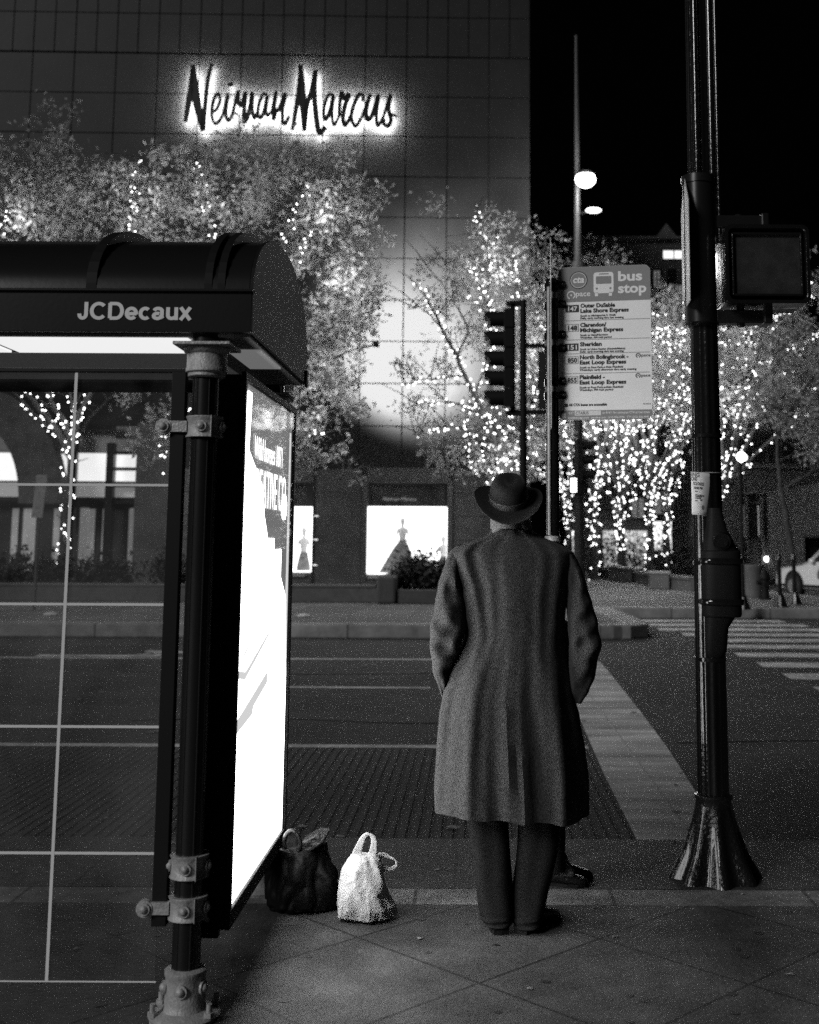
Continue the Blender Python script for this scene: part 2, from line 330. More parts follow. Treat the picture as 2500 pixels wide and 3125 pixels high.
for c in 'JCDecaux':
    q = MB()
    for P in GLY[c][1]:
        P = [Vector((p[0], 0, p[1])) for p in P]
        for i in range(len(P) - 1):
            d_ = (P[i + 1] - P[i]).normalized(); s_ = Vector((d_.z, 0, -d_.x)) * .095; e0 = d_ * (.0 if i else 0.) ; off = len(q.v) * .0000025
            A_ = [P[i] - d_ * (.03 if i else 0) - s_, P[i + 1] + d_ * (.03 if i < len(P) - 2 else 0) - s_, P[i + 1] + d_ * (.03 if i < len(P) - 2 else 0) + s_, P[i] - d_ * (.03 if i else 0) + s_]
            q.ring([[(xx + u.x * kx, y_, a.z + u.z * kz) for u in A_] for y_ in (3.9975 - off, 3.9995)])
        continue
        L_ = []
        for i, p in enumerate(P):
            t_ = (P[min(i + 1, len(P) - 1)] - P[max(i - 1, 0)]).normalized(); L_.append((p + Vector((t_.z, 0, -t_.x)) * .095, p - Vector((t_.z, 0, -t_.x)) * .095))
        q.ring([[(xx + u.x * kx, y_, a.z + u.z * kz) for u, y_ in ((l, 3.9975), (r, 3.9975), (r, 3.9995), (l, 3.9995))] for l, r in L_])
    q.build('lettering', WORD, FA); xx += GLY[c][0] * kx
def roof_z(y):
    u = (y - 4.66) / .66; return 2.39 + .30 * math.sqrt(max(0, 1 - u * u))
ys = [4.0 + 1.32 * .5 * (1 - math.cos(math.pi * i / 22)) for i in range(23)]
prof = [(y, roof_z(y)) for y in ys]; prof[0] = (4.002, 2.395); prof[-1] = (5.315, 2.40)
inn = [(y * .985 + 4.66 * .015, (z - 2.39) * .94 + 2.385) for y, z in prof]
rf = MB().prism(prof + inn[::-1], XL, XR - .01, 'X'); RF = rf.build('roof', BLK, sh, smooth=True)
for hx, r in ((-1.33, .018), (-.925, .013), (-.880, .013), (-2.9, .02), (-3.9, .02)):       # hoops over the roof
    hp = MB()
    for s0 in (0,):
        pts = [(hx, y, z + .006 + .018 * math.sin(math.pi * (y - 4.0) / 1.32)) for y, z in prof]
        q0 = [[Vector(p) + Vector((dx, 0, dz)) for dx, dz in ((-r, -.02), (-r, .018), (r, .018), (r, -.02))] for p in pts]; hp.ring(q0)
    hp.build('hoop', BLKM, RF)
ep = [(4.0, 2.25)] + [(y, z + .004) for y, z in prof] + [(5.32, 2.24)]
EP = MB().prism(ep[::-1], XR - .008, XR + .004, 'X').build('end_panel', BLKM, sh)
MB().box(XR + .004, XR + .012, 5.285, 5.33, 2.225, 2.30).build('bracket', BLKM, EP)
MB().box(XL, XR - .01, 5.29, 5.32, 2.235, 2.40).build('rear_fascia', BLK, sh)
CEIL = mat('ceiling_panel', .25, .6)
MB().box(XL, XR - .012, 4.032, 5.288, 2.236, 2.246).build('ceiling', CEIL, sh)
LAMP = mat('lit_diffuser', .8, .5, emis=.86)
c0, c1 = -1.70, -1.0
MB().box(c0, c1, 4.05, 4.35, 2.228, 2.2355).build('ceiling_glow', LAMP, sh)
MB().box(c0 - 1.2, c0 - .03, 4.05, 4.35, 2.228, 2.2355).build('ceiling_glow', LAMP, sh)
MB().box(-.915, -.79, 4.3, 4.75, 2.228, 2.2355).build('ceiling_glow', mat('dim_painted_glow', .5, .5, emis=.13), sh)  # no lamp: the lit ceiling end is painted as a weak glow
MB().box(XL + .1, -1.0, 4.38, 5.10, 2.230, 2.2355).build('ceiling_glow', mat('faint_painted_glow', .3, .5, emis=.022), sh)  # added faint emission brightens the ceiling behind the real light strip
MB().box(XL, -1.0, 5.24, 5.28, 2.195, 2.235).build('rear_beam', BLKM, sh)
# glazing with its printed grid
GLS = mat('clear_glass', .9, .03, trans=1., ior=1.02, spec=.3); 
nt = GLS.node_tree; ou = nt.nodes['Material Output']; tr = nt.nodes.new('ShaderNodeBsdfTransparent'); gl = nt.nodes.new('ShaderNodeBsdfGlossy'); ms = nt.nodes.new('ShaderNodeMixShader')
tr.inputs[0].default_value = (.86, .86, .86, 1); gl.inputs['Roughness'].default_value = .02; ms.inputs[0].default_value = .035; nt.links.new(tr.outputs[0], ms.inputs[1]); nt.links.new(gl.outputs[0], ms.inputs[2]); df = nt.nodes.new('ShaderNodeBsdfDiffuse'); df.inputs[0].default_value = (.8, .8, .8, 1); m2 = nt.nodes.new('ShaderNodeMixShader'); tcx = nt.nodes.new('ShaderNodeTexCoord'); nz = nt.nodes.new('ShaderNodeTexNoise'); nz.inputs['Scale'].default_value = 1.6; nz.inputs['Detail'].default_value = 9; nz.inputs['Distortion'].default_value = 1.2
rz = nt.nodes.new('ShaderNodeMapRange'); rz.inputs[1].default_value = .40; rz.inputs[2].default_value = .72; rz.inputs[3].default_value = .004; rz.inputs[4].default_value = .055      # milky smudges painted in for faint reflections on the pane
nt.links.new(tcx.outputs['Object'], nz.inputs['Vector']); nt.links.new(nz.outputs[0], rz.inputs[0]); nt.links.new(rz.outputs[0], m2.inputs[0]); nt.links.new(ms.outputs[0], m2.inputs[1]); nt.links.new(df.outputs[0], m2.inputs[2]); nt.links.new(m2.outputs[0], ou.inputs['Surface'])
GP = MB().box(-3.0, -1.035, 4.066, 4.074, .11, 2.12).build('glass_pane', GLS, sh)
FR = mat('frit_line', .85, .7)
g = MB()
for z in (1.724, 1.32, .917, .511): g.box(-3.0, -1.03, 4.0625, 4.0655, z - .0042, z + .0042)
g.box(-3.0, -1.03, 4.0625, 4.0655, .108, .112)
for x in (-1.386, -1.98, -2.57): g.box(x - .0052, x + .0052, 4.0620, 4.0650, .11, 2.12)
g.build('printed_grid', FR, GP)
MB().box(-1.05, -1.002, 4.05, 4.09, .285, 2.115).build('frame_post', DARKM, sh, bevel=.002)
MB().box(-3.0, -1.002, 4.056, 4.084, 2.115, 2.128).build('frame_rail', DARKM, sh, bevel=.002)
# advertising light box
PX0, PX1, PY0, PY1 = -.992, -.832, 4.16, 5.36
ad = MB().box(PX0, PX1, PY0, PY1, .24, 2.125); AD = ad.build('advert_case', BLKM, sh, bevel=.006)
q = MB()
for y0, y1, z0, z1 in ((PY0, PY1, 2.105, 2.135), (PY0, PY1, .24, .30), (PY0, PY0 + .03, .30, 2.105), (PY1 - .03, PY1, .30, 2.105)): q.box(PX1 - .001, PX1 + .018, y0, y1, z0, z1)
q.box(PX0 + .02, PX1 - .02, PY0 - .002, PY0 + .03, .215, .245); q.build('frame', BLKM, AD, bevel=.003)
MB().sph((-.89, 4.158, .275), .009, 8).build('rivet', CAST, AD, smooth=True)
XG = PX1
ADW = mat('backlit_white', .8, .5, emis=10.); ADG = mat('backlit_grey', .3, .5, emis=.16, nosample=True); ADM = mat('backlit_mid', .5, .5, emis=.75, nosample=True)
ADW.cycles.emission_sampling = 'FRONT'
ADS = mat('backlit_soft', .5, .5, emis=.8, nosample=True)
MB().box(XG, XG + .004, PY0 + .03, PY1 - .03, .30, 2.105).build('poster', ADG, AD)
def adp(poly, m, name='poster_picture', k=1):
    if m is ADW:      # the backlit sheet itself: one face, turned to the street
        P = [(XG + .004 + .002 * k, PY0 + .03 + p[0] * 1.14, .30 + p[1] * 1.805) for p in poly]
        if sum(a[1] * b[2] - b[1] * a[2] for a, b in zip(P, P[1:] + P[:1])) < 0: P = P[::-1]
        q = MB(); q.v = P; q.f = [tuple(range(len(P)))]; return q.build(name, m, AD, keep=True)
    return MB().prism([(PY0 + .03 + p[0] * 1.14, .30 + p[1] * 1.805) for p in poly], XG + .004, XG + .004 + .002 * k, 'X').build(name, m, AD)
adp([(.02, 0), (.98, 0), (.985, .36), (.93, .55), (.80, .60), (.80, .665), (.64, .665), (.64, .69), (.50, .69), (.42, .74), (.38, .80), (.24, .835), (.10, .87), (.02, .9)], ADW)
adp([(.02, .87), (.10, .87), (.13, .985), (.07, .985), (.02, .98)], ADW, k=2)
adp([(.93, .4), (.985, .4), (.97, .95), (.94, .95)], ADM)
adp([(.82, .05), (.9, .05), (.93, .5), (.84, .5)], mat('backlit_pale', .6, .5, emis=2.0, nosample=True), k=2)
adp([(.02, .34), (.55, .40), (.55, .375), (.30, .345), (.28, .33), (.02, .315)], ADM, k=3)
adp([(.02, .435), (.14, .425), (.56, .485), (.56, .477), (.14, .41), (.02, .42)], ADM, k=3)
adp([(.08, .46), (.6, .55), (.6, .545), (.08, .453)], ADS, k=4)
adp([(.66, .05), (.665, .36), (.73, .50), (.735, .50), (.68, .36), (.675, .05)], ADS, k=4)
adp([(.16, .60), (.165, .66), (.19, .60)], ADS, k=5)
for s_, z0, sz, u0 in (('Wild horses 1871', .855, .10, .19), ('CREATIVE CO', .755, .17, .15)):
    t = text('poster_lettering', s_, sz, mat('backlit_letter', .8, .5, emis=1.3, nosample=True), AD, (0, 0, 0), sx=1., bold=.0, ext=.0008)
    vs = t.data.vertices; mxx = max(v.co.x for v in vs); sc_ = (.70 if sz > .12 else .56) * 1.14 / mxx
    for v in vs: v.co = Vector((XG + .0095, PY0 + .03 + u0 * 1.14 + v.co.x * sc_, .30 + z0 * 1.805 + v.co.z * 1.25))
o8 = [(.84 + .055 * math.cos(a), .765 + .032 * math.sin(a)) for a in [math.pi / 4 * (i + .5) for i in range(8)]]; adp(o8, ADW, k=2)
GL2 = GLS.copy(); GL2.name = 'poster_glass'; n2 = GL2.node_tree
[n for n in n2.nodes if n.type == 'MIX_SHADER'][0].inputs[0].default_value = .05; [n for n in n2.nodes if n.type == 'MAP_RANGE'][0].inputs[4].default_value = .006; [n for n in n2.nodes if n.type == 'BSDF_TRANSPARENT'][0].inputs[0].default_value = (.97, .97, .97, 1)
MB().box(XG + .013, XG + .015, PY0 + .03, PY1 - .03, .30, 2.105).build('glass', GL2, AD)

# ---------------------------------------------------------------- bus stop sign
SX, SY = .397, 6.0
bs = thing('bus_stop_sign', (SX, SY, 0), 'printed bus stop sign listing five routes, clamped to a slim black pole', 'bus stop sign')
q = MB(); q.cyl((SX, SY, 0), (SX, SY, 2.86), .033, n=24); q.lathe([(.033, 2.86), (.035, 2.87), (.03, 2.885), (.015, 2.893), (.001, 2.895)], (SX, SY, 0), 24)
q.build('pole', BLKG, bs, smooth=True)
for k in range(5):
    a = math.radians(-150 + 30 * k)
MB().lathe([(.07, 0), (.065, .02), (.045, .05), (.036, .10), (.034, .1)], (SX, SY, 0), 24).build('foot', BLK, bs, smooth=True)
MB().lathe([(.034, 1.54), (.041, 1.542), (.041, 1.565), (.034, 1.567)], (SX, SY, 0), 24).build('pole_band', CAST, bs, smooth=True)
MB().cyl((SX - .020, SY - .034, 1.57), (SX - .020, SY - .034, 2.84), .009, n=8).build('conduit', CAST, bs, smooth=True)
SW, SH_ = .472, .79
SXo, SZo = .424, 2.148
RZ = math.radians(-11)
sgM = Matrix.Translation((SXo, 5.955, SZo)) @ Matrix.Rotation(RZ, 4, 'Z')
def zt(x, y): return ((x - 785 - (1460 - y) * -.018) / 840 * SW, (1455 - y) / 1365 * SH_)
def flat(mb, name, m, par): return mb.build(name, m, par, xf=sgM)
def rrect(x0, y0, x1, y1, r, n=5, corners=(1, 1, 1, 1)):
    P = []
    for (cx, cy, a0), on in zip(((x1 - r, y0 + r, -90), (x1 - r, y1 - r, 0), (x0 + r, y1 - r, 90), (x0 + r, y0 + r, 180)), corners):
        if on: P += [(cx + r * math.cos(math.radians(a0 + 90 * i / n)), cy + r * math.sin(math.radians(a0 + 90 * i / n))) for i in range(n + 1)]
        else: P.append({-90: (x1, y0), 0: (x1, y1), 90: (x0, y1), 180: (x0, y0)}[a0])
    return P
SWHT = mat('sign_face', .80, .5, var=.04, vs=8); SGRY = mat('sign_grey', .22, .5, var=.05, vs=8); SINK = mat('sign_ink', .02, .6); SLGT = mat('sign_light_print', .75, .6); SMID = mat('sign_mid_print', .2, .6)
SP = flat(MB().prism(rrect(0, 0, SW, SH_, .035), 0, .004, 'Y'), 'sign_panel', SWHT, bs)
SP.data.materials[0] = SWHT
hz = zt(0, 405)[1]; fz = zt(0, 1372)[1]
flat(MB().prism(rrect(.001, hz, SW - .001, SH_ - .001, .035, corners=(0, 1, 1, 0)), -.0015, .001, 'Y'), 'header', SGRY, SP)
flat(MB().prism(rrect(.001, .001, SW - .001, fz, .035, corners=(1, 0, 0, 1)), -.0015, .001, 'Y'), 'footer', SGRY, SP)
def st(name, s, x, y, h, m, bold=.0, w=None, d=-.002, sp=1., shear=0.):
    """text with baseline-left at the sign's own coordinates, cap height h and (optionally) width w"""
    t = text(name, s, h / .73, m, None, (0, 0, 0), bold=bold, ext=.0004, sp=sp, shear=shear)
    vs = t.data.vertices
    if w:
        x1 = max(v.co.x for v in vs); x0 = min(v.co.x for v in vs)
        for v in vs: v.co.x = (v.co.x - x0) * w / (x1 - x0)
    t.data.transform(sgM @ Matrix.Translation((x, d, y))); t.parent = SP; return t
def zs(name, s, x0, x1, yb, hz_, m, bold=.0006, **k):
    X, Y = zt(x0, yb); X1, _ = zt(x1, yb); return st(name, s, X, Y, hz_ / 1365 * SH_, m, bold, X1 - X, **k)
zs('header_lettering', 'bus', 1313, 1530, 228, 88, SLGT, .0022)
zs('header_lettering', 'stop', 1313, 1568, 336, 88, SLGT, .0022)
zs('emblem_lettering', 'cta', 903, 1005, 232, 60, SLGT, .0016, shear=.2)
zs('emblem_lettering', 'pace', 930, 1062, 355, 50, SLGT, .0006)
def disc(x, y, ro, ri, m, name, d0=-.0025, a0=0, a1=360):
    X, Y = zt(x, y); ro = ro / 1365 * SH_; ri = ri / 1365 * SH_; n = 36; mb = MB()
    A = [math.radians(lerp(a0, a1, i / n)) for i in range(n + 1)]
    o = [(X + ro * math.cos(a), Y + ro * math.sin(a)) for a in A]; i_ = [(X + ri * math.cos(a), Y + ri * math.sin(a)) for a in A]
    rings = [[(p[0], d0, p[1]), (p[0], d0 + .0008, p[1]), (r[0], d0 + .0008, r[1]), (r[0], d0, r[1])] for p, r in zip(o, i_)]
    mb.ring(rings, True, True); return flat(mb, name, m, SP)
disc(953, 210, 79, 73, SINK, 'emblem_ring'); disc(953, 210, 70, 66, SLGT, 'emblem_ring')
disc(887, 343, 38, 28, SLGT, 'emblem_ring', a0=-60, a1=250); disc(887, 343, 8, .1, SLGT, 'emblem_dot')
for yy in (898, 1075):
    disc(1495, yy, 21, 15, SINK, 'emblem_ring', a0=-60, a1=250); disc(1495, yy, 5, .1, SINK, 'emblem_dot'); zs('emblem_lettering', 'pace', 1523, 1604, yy + 10, 26, SMID, .0002)
bx = MB()      # bus pictogram
def zr(mb, x0, y0, x1, y1, r=0, d=-.0025):
    a = zt(x0, y1); b = zt(x1, y0); mb.prism(rrect(a[0], a[1], b[0], b[1], r / 1365 * SH_) if r else [(a[0], a[1]), (b[0], a[1]), (b[0], b[1]), (a[0], b[1])], d, d + .0008, 'Y')
zr(bx, 1092, 145, 1270, 335, 26); zr(bx, 1104, 325, 1132, 360); zr(bx, 1230, 325, 1258, 360)
BP = flat(bx, 'bus_pictogram', SLGT, SP)
wx = MB(); zr(wx, 1112, 182, 1250, 250, 8, -.0034); zr(wx, 1138, 157, 1226, 166, 3, -.0034); wx.build('window', SGRY, BP, xf=sgM)
for x in (1120, 1243):
    wx = MB(); X, Y = zt(x, 292); wx.prism([(X + .0055 * math.cos(a), Y + .0055 * math.sin(a)) for a in [i * math.pi / 6 for i in range(12)]], -.0034, -.0027, 'Y')
    wx.build('headlight', SGRY, BP, xf=sgM)
rows = [('147', 467, 'Outer DuSable', 1285, 'Lake Shore Express', 1408, 'South to Michigan/via S. Wells', 1293, 'Daily, early morning thru late evening', 1363, 1),
        ('148', 640, 'Clarendon/', 1208, 'Michigan Express', 1360, 'South to State/Harrison', 1222, 'Weekdays, AM rush period', 1256, 0),
        ('151', 812, 'Sheridan', 1168, '', 0, 'South to Union Station (Amtrak/Metra)', 1378, 'Daily, early morning thru late evening', 1365, 1),
        ('850', 928, 'North Bolingbrook -', 1408, 'East Loop Express', 1388, 'South to Pace Park-n-Ride Plainfield', 1360, 'Weekdays, early afternoon thru early evening', 1480, 0),
        ('855', 1105, 'Plainfield -', 1198, 'East Loop Express', 1390, 'South to Pace Park-n-Ride Plainfield', 1363, 'Weekdays, PM rush period', 1273, 0)]
for num, yc, l1, w1, l2, w2, s1, v1, s2, v2, inv in rows:
    b_ = MB()
    if inv: zr(b_, 835, yc - 34, 957, yc + 30, 3, -.0022)
    else:
        for r in ((835, yc - 34, 957, yc - 31), (835, yc + 27, 957, yc + 30), (835, yc - 34, 838, yc + 30), (954, yc - 34, 957, yc + 30)): zr(b_, *r, 0, -.0022)
    flat(b_, 'route_box', SINK if inv else SMID, SP)
    zs('route_number', num, 862, 945, yc + 19, 42, SLGT if inv else SINK, .0008, d=-.0028)
    zs('route_name', l1, 972, w1, yc - 9, 36, SINK, .0009)
    y2 = yc - 9
    if l2: y2 = yc + 37; zs('route_name', l2, 972, w2, y2, 36, SINK, .0009)
    zs('route_note', s1, 972, v1, y2 + 36, 17, SINK, .0002); zs('route_note', s2, 972, v2, y2 + 58, 17, SINK, .0002)
for yy in (572, 744, 868, 1044):
    b_ = MB(); zr(b_, 840, yy, 1600, yy + 2.5, 0, -.002); flat(b_, 'ruled_line', SMID, SP)
zs('accessible_note', 'All CTA buses are accessible', 876, 1220, 1332, 22, SINK, .0005); zs('accessible_note', 'TO APR 25', 1540, 1610, 1328, 10, SMID, .0001)
b_ = MB(); zr(b_, 840, 1310, 868, 1338, 2, -.002); flat(b_, 'accessible_symbol', SINK, SP)
b_ = MB(); zr(b_, 932, 1375, 1168, 1416, 2, -.0022); flat(b_, 'text_code_box', mat('sign_bright_print', .62, .6), SP)
zs('footer_lettering', 'CTABUS', 940, 1056, 1408, 28, SMID, .0003, d=-.003); zs('footer_lettering', 'TEXT', 868, 925, 1404, 22, SLGT, .0002)
zs('footer_lettering', 'to 41411 for estimated CTA arrival times', 1180, 1600, 1404, 22, SLGT, .0002)
zs('footer_lettering', 'transitchicago.com', 872, 1060, 1443, 18, SLGT, .0002); zs('footer_lettering', 'pacebus.com', 1082, 1212, 1443, 18, SLGT, .0002)
zs('footer_lettering', '(312) 836-7000   TTY (312) 836-4949', 1232, 1596, 1443, 18, SLGT, .0002)
b_ = MB(); zr(b_, 818, 1395, 850, 1440, 4, -.0022); flat(b_, 'stop_symbol', SLGT, SP)
for z in (2.845, 2.745, 2.585, 2.515, 2.345, 2.275):
    m = MB().lathe([(.035, z - .02), (.042, z - .018), (.042, z + .018), (.035, z + .02)], (SX, SY, 0), 20)
    m.tube([(SX + .02, SY - .035, z), (SX + .057, SY - .055, z)], [.017, .019], 12); m.box(SX + .03, SX + .062, SY - .062, SY - .04, z - .02, z + .02)
    bolt(m, (SX + .052, SY - .065, z), .010, (0, -1, 0)); m.build('clamp', BLKG, bs, smooth=True)
for z in (2.80, 2.55, 2.31): MB().lathe([(.034, z - .017), (.0375, z - .015), (.0375, z + .015), (.034, z + .017)], (SX, SY, 0), 24).build('steel_band', mat('steel_band', .4, .35, .7), bs, smooth=True)
# the parking plate seen edge-on on the same pole
PL = [(-.05, 2.10), (.05, 2.10), (.05, 2.86), (.012, 3.08), (-.012, 3.08), (-.05, 2.86)]
MB().prism([(y, z) for y, z in PL], -.0015, .0015, 'X').build('side_plate', mat('plate_aluminium', .5, .4, .2), bs, xf=Matrix.Translation((SX - .014, SY - .10, 0)) @ Matrix.Rotation(math.radians(-2.0), 4, 'Z'))

# ---------------------------------------------------------------- traffic pole with pedestrian signal
TX, TY = 1.125, 5.72
tp = thing('traffic_pole', (TX, TY, 0), 'tall glossy black fluted traffic pole with flared foot and square pedestrian signal', 'traffic pole')
q = MB(); n = 48
def flute(r, a): return r * (1 + .045 * math.cos(12 * a))
q.ring([[(TX + flute(r, 2 * math.pi * j / n) * math.cos(2 * math.pi * j / n), TY + flute(r, 2 * math.pi * j / n) * math.sin(2 * math.pi * j / n), z) for j in range(n)] for r, z in ((.071, .34), (.070, 1.0), (.067, 2.0), (.063, 3.0), (.060, 4.0), (.058, 6.5))])
q.build('pole', BLKG, tp, smooth=True)
n = 64; rings = []
for r, z, am in ((.195, 0, .13), (.19, .012, .13), (.170, .05, .13), (.140, .11, .12), (.115, .19, .10), (.097, .26, .06), (.086, .32, .02), (.082, .345, .0), (.088, .355, 0), (.088, .37, 0), (.070, .378, 0)):
    rings.append([(TX + r * (1 + am * math.cos(8 * a)) * math.cos(a), TY + r * (1 + am * math.cos(8 * a)) * math.sin(a), z) for a in [2 * math.pi * j / n + .2 for j in range(n)]])
MB().ring(rings).build('flared_foot', mat('chipped_enamel', .012, .24, coat=.5, bump=.35, bs=60), tp, smooth=True)
for z in (.99, 1.44, 2.05, 2.6): MB().lathe([(.069, z - .01), (.075, z - .009), (.075, z + .009), (.069, z + .01)], (TX, TY, 0), 32).build('pole_band', BLKG, tp, smooth=True)
q = MB()
for dx, r in ((.055, .020), (.088, .011)): q.cyl((TX + dx * .9, TY - .045, 3.0), (TX + dx * .9, TY - .045, 6.5), r, n=12)
q.cyl((TX - .03, TY - .068, 3.2), (TX - .03, TY - .068, 6.5), .016, n=12); q.build('conduit', BLKG, tp, smooth=True)
q = MB().cyl((TX - .02, TY - .03, 2.6), (TX - .02, TY - .03, 3.32), .078, n=32); q.cyl((TX - .02, TY - .03, 3.30), (TX - .02, TY - .03, 3.34), .084, n=32); q.build('sleeve', BLK, tp, smooth=True)
# pedestrian signal, seen from its unlit face
A, B = W(1520, 480, 5.62), W(1700, 645, 5.62); PXc = (A.x + B.x) / 2; pw = (B.x - A.x) / 2; z0, z1 = B.z, A.z
Q = MB(); P1 = rrect(A.x, z0, B.x, z1, .035, 6); P2 = rrect(A.x + .018, z0 + .018, B.x - .018, z1 - .018, .028, 6)
Q.ring([[(p[0], 5.55, p[1]) for p in P1], [(p[0], 5.80, p[1]) for p in P1], [(p[0], 5.82, p[1]) for p in P2], ], True, False); Q.ring([[(p[0], 5.55, p[1]) for p in P1], [(p[0], 5.55, p[1]) for p in P2], [(p[0], 5.64, p[1]) for p in P2]], True, False)
Q.f.append(tuple(range(2 * len(P1), 3 * len(P1))))
PS = Q.build('signal_box', BLKG, tp, smooth=True, bevel=.004)
sx0, sx1, sz0, sz1 = A.x + .04, B.x - .035, z0 + .045, z1 - .04
MB().prism(rrect(sx0, sz0, sx1, sz1, .006), 5.585, 5.60, 'Y').build('lens', mat('dark_lens', .03, .12, var=.3, vs=14, bump=.4, bs=9), PS)
q = MB()
for p0, p1 in (((sx0, sz1), (sx1, sz1)), ((sx0, sz0), (sx1, sz0)), ((sx0, sz0), (sx0, sz1)), ((sx1, sz0), (sx1, sz1))): q.cyl((p0[0], 5.572, p0[1]), (p1[0], 5.572, p1[1]), .007, n=10)
q.build('lens_rim', BLKG, PS, smooth=True)
q = MB().box(TX + .05, A.x + .235, 5.66, 5.75, z1 + .012, z1 + .078); q.box(TX + .05, A.x + .245, 5.66, 5.75, z0 - .075, z0 - .01)
q.cyl((A.x + .10, 5.7, z0 - .09), (A.x + .10, 5.7, z1 + .09), .02, n=12); q.box(A.x + .2, A.x + .24, 5.64, 5.77, z1 - .01, z1 + .085); q.box(A.x + .2, A.x + .245, 5.64, 5.77, z0 - .08, z0 + .01)
q.build('signal_bracket', BLK, tp, bevel=.008)
# push-button housing: a saddle box with a hood above and a tapering chin below
q = MB()
o8 = lambda cx, cy, rx, ry, z: [(cx + rx * math.copysign(abs(math.cos(a)) ** .6, math.cos(a)), cy + ry * math.copysign(abs(math.sin(a)) ** .6, math.sin(a)), z) for a in [i * math.pi / 12 for i in range(24)]]
q.ring([o8(TX + .045, TY - .045, .088, .085, z) for z in (1.50, 1.50)] + [o8(TX + .045, TY - .045, .092, .09, 1.495), o8(TX + .045, TY - .045, .092, .09, 1.20), o8(TX + .045, TY - .045, .086, .085, 1.19)])
HB = q.build('button_housing', BLKM, tp, smooth=True, bevel=.006)
q = MB(); q.ring([o8(TX + .02, TY - .055, .030, .04, 1.70), o8(TX + .025, TY - .06, .05, .055, 1.60), o8(TX + .035, TY - .06, .075, .07, 1.53), o8(TX + .04, TY - .055, .08, .08, 1.50)]); q.build('hood', BLKM, HB, smooth=True)
q = MB(); q.ring([o8(TX + .035, TY - .05, .07, .075, 1.19), o8(TX + .02, TY - .045, .055, .06, 1.14), o8(TX + .015, TY - .04, .05, .05, 1.03), o8(TX + .01, TY - .03, .035, .04, 1.0)]); q.build('chin', BLKM, HB, smooth=True)
for z in (1.45, 1.26): MB().ring([o8(TX + .045, TY - .045, .098, .096, z - .014), o8(TX + .045, TY - .045, .104, .10, z - .009), o8(TX + .045, TY - .045, .104, .10, z + .009), o8(TX + .045, TY - .045, .098, .096, z + .014)]).build('strap', BLKG, HB, smooth=True)
q = MB(); q.cyl((TX + .035, TY - .125, 1.55), (TX + .035, TY - .15, 1.54), .042, n=24); q.cyl((TX + .035, TY - .15, 1.54), (TX + .035, TY - .158, 1.54), .026, n=20); q.build('push_button', BLK, HB, smooth=True)
MB().cyl((TX + .13, TY - .05, 1.49), (TX + .13, TY - .05, 1.515), .012, n=10).build('bolt', CAST, HB)
PL = [(-.15, 2.68), (.15, 2.68), (.15, 3.18), (0.0, 3.34), (-.15, 3.18)]
MB().prism(PL, -.0018, .0018, 'X').build('side_plate', mat('plate_aluminium', .45, .4, .2), tp, xf=Matrix.Translation((TX - .092, TY - .05, 0)) @ Matrix.Rotation(math.radians(-3.5), 4, 'Z'))
MB().box(TX - .10, TX - .05, TY - .02, TY + .02, 2.70, 2.715).build('plate_bracket', BLK, tp)
# paper notice tied round the pole
nA, nB, nC, nD = W(1456, 993, 5.63), W(1502, 997, 5.63), W(1491, 1087, 5.63), W(1458, 1083, 5.63)
def npt(u, v):
    top = nA.lerp(nB, u); bot = nD.lerp(nC, u); p = top.lerp(bot, v); ang = (u - .35) * 1.1
    return Vector((p.x, TY - .072 - .012 * math.cos(ang) + (u - .35) ** 2 * .05 - .006 * math.sin(v * 3), p.z))
q = MB(); NU, NV = 12, 10; q.v = [tuple(npt(i / NU, j / NV)) for j in range(NV + 1) for i in range(NU + 1)]
q.f = [(j * (NU + 1) + i, j * (NU + 1) + i + 1, (j + 1) * (NU + 1) + i + 1, (j + 1) * (NU + 1) + i) for j in range(NV) for i in range(NU)]
pn = q.build('paper_notice', mat('paper', .88, .7, var=.06, vs=20), smooth=True); md = pn.modifiers.new('t', 'SOLIDIFY'); md.thickness = .001; bake(pn)
tag(pn, 'white printed paper notice tied around the glossy traffic pole', 'notice')
INK = mat('faded_ink', .10, .8)
for s_, u, v, h, w in (('ING', .0, .11, .013, .38), ('ONE', .0, .21, .013, .27), ('/22/2025', .06, .305, .0095, .56), ('10:00 PM', .09, .40, .008, .46), ('to', .17, .465, .004, .14), ('Parking', .19, .55, .004, .48), ('restricted', .19, .58, .004, .36), ('South Side', .19, .62, .004, .3), ('ONLY', .46, .66, .004, .14), ('notice', .17, .68, .003, .16)):
    t = text('notice_lettering', s_, h / .73, INK, pn, (0, 0, 0), bold=.0004, ext=.0002); vs = t.data.vertices; x1 = max(c.co.x for c in vs)
    for c in vs:
        zz = c.co.z; p = npt(u + c.co.x / x1 * w, v - zz / .131); c.co = Vector((p.x, p.y - .0016 + c.co.y, p.z))
q = MB(); P = [npt(.66 + .09 * math.cos(a), .81 + .055 * math.sin(a)) for a in [i * math.pi / 9 for i in range(18)]]; q.add([p - Vector((0, .0016, 0)) for p in P], [tuple(range(18))]); q.build('seal', mat('seal_ink', .25, .8), pn)
MB().lathe([(.075, 1.868), (.077, 1.868), (.077, 1.871), (.075, 1.871)], (TX, TY, 0), 32).build('tie', mat('white_cord', .4, .6), pn)
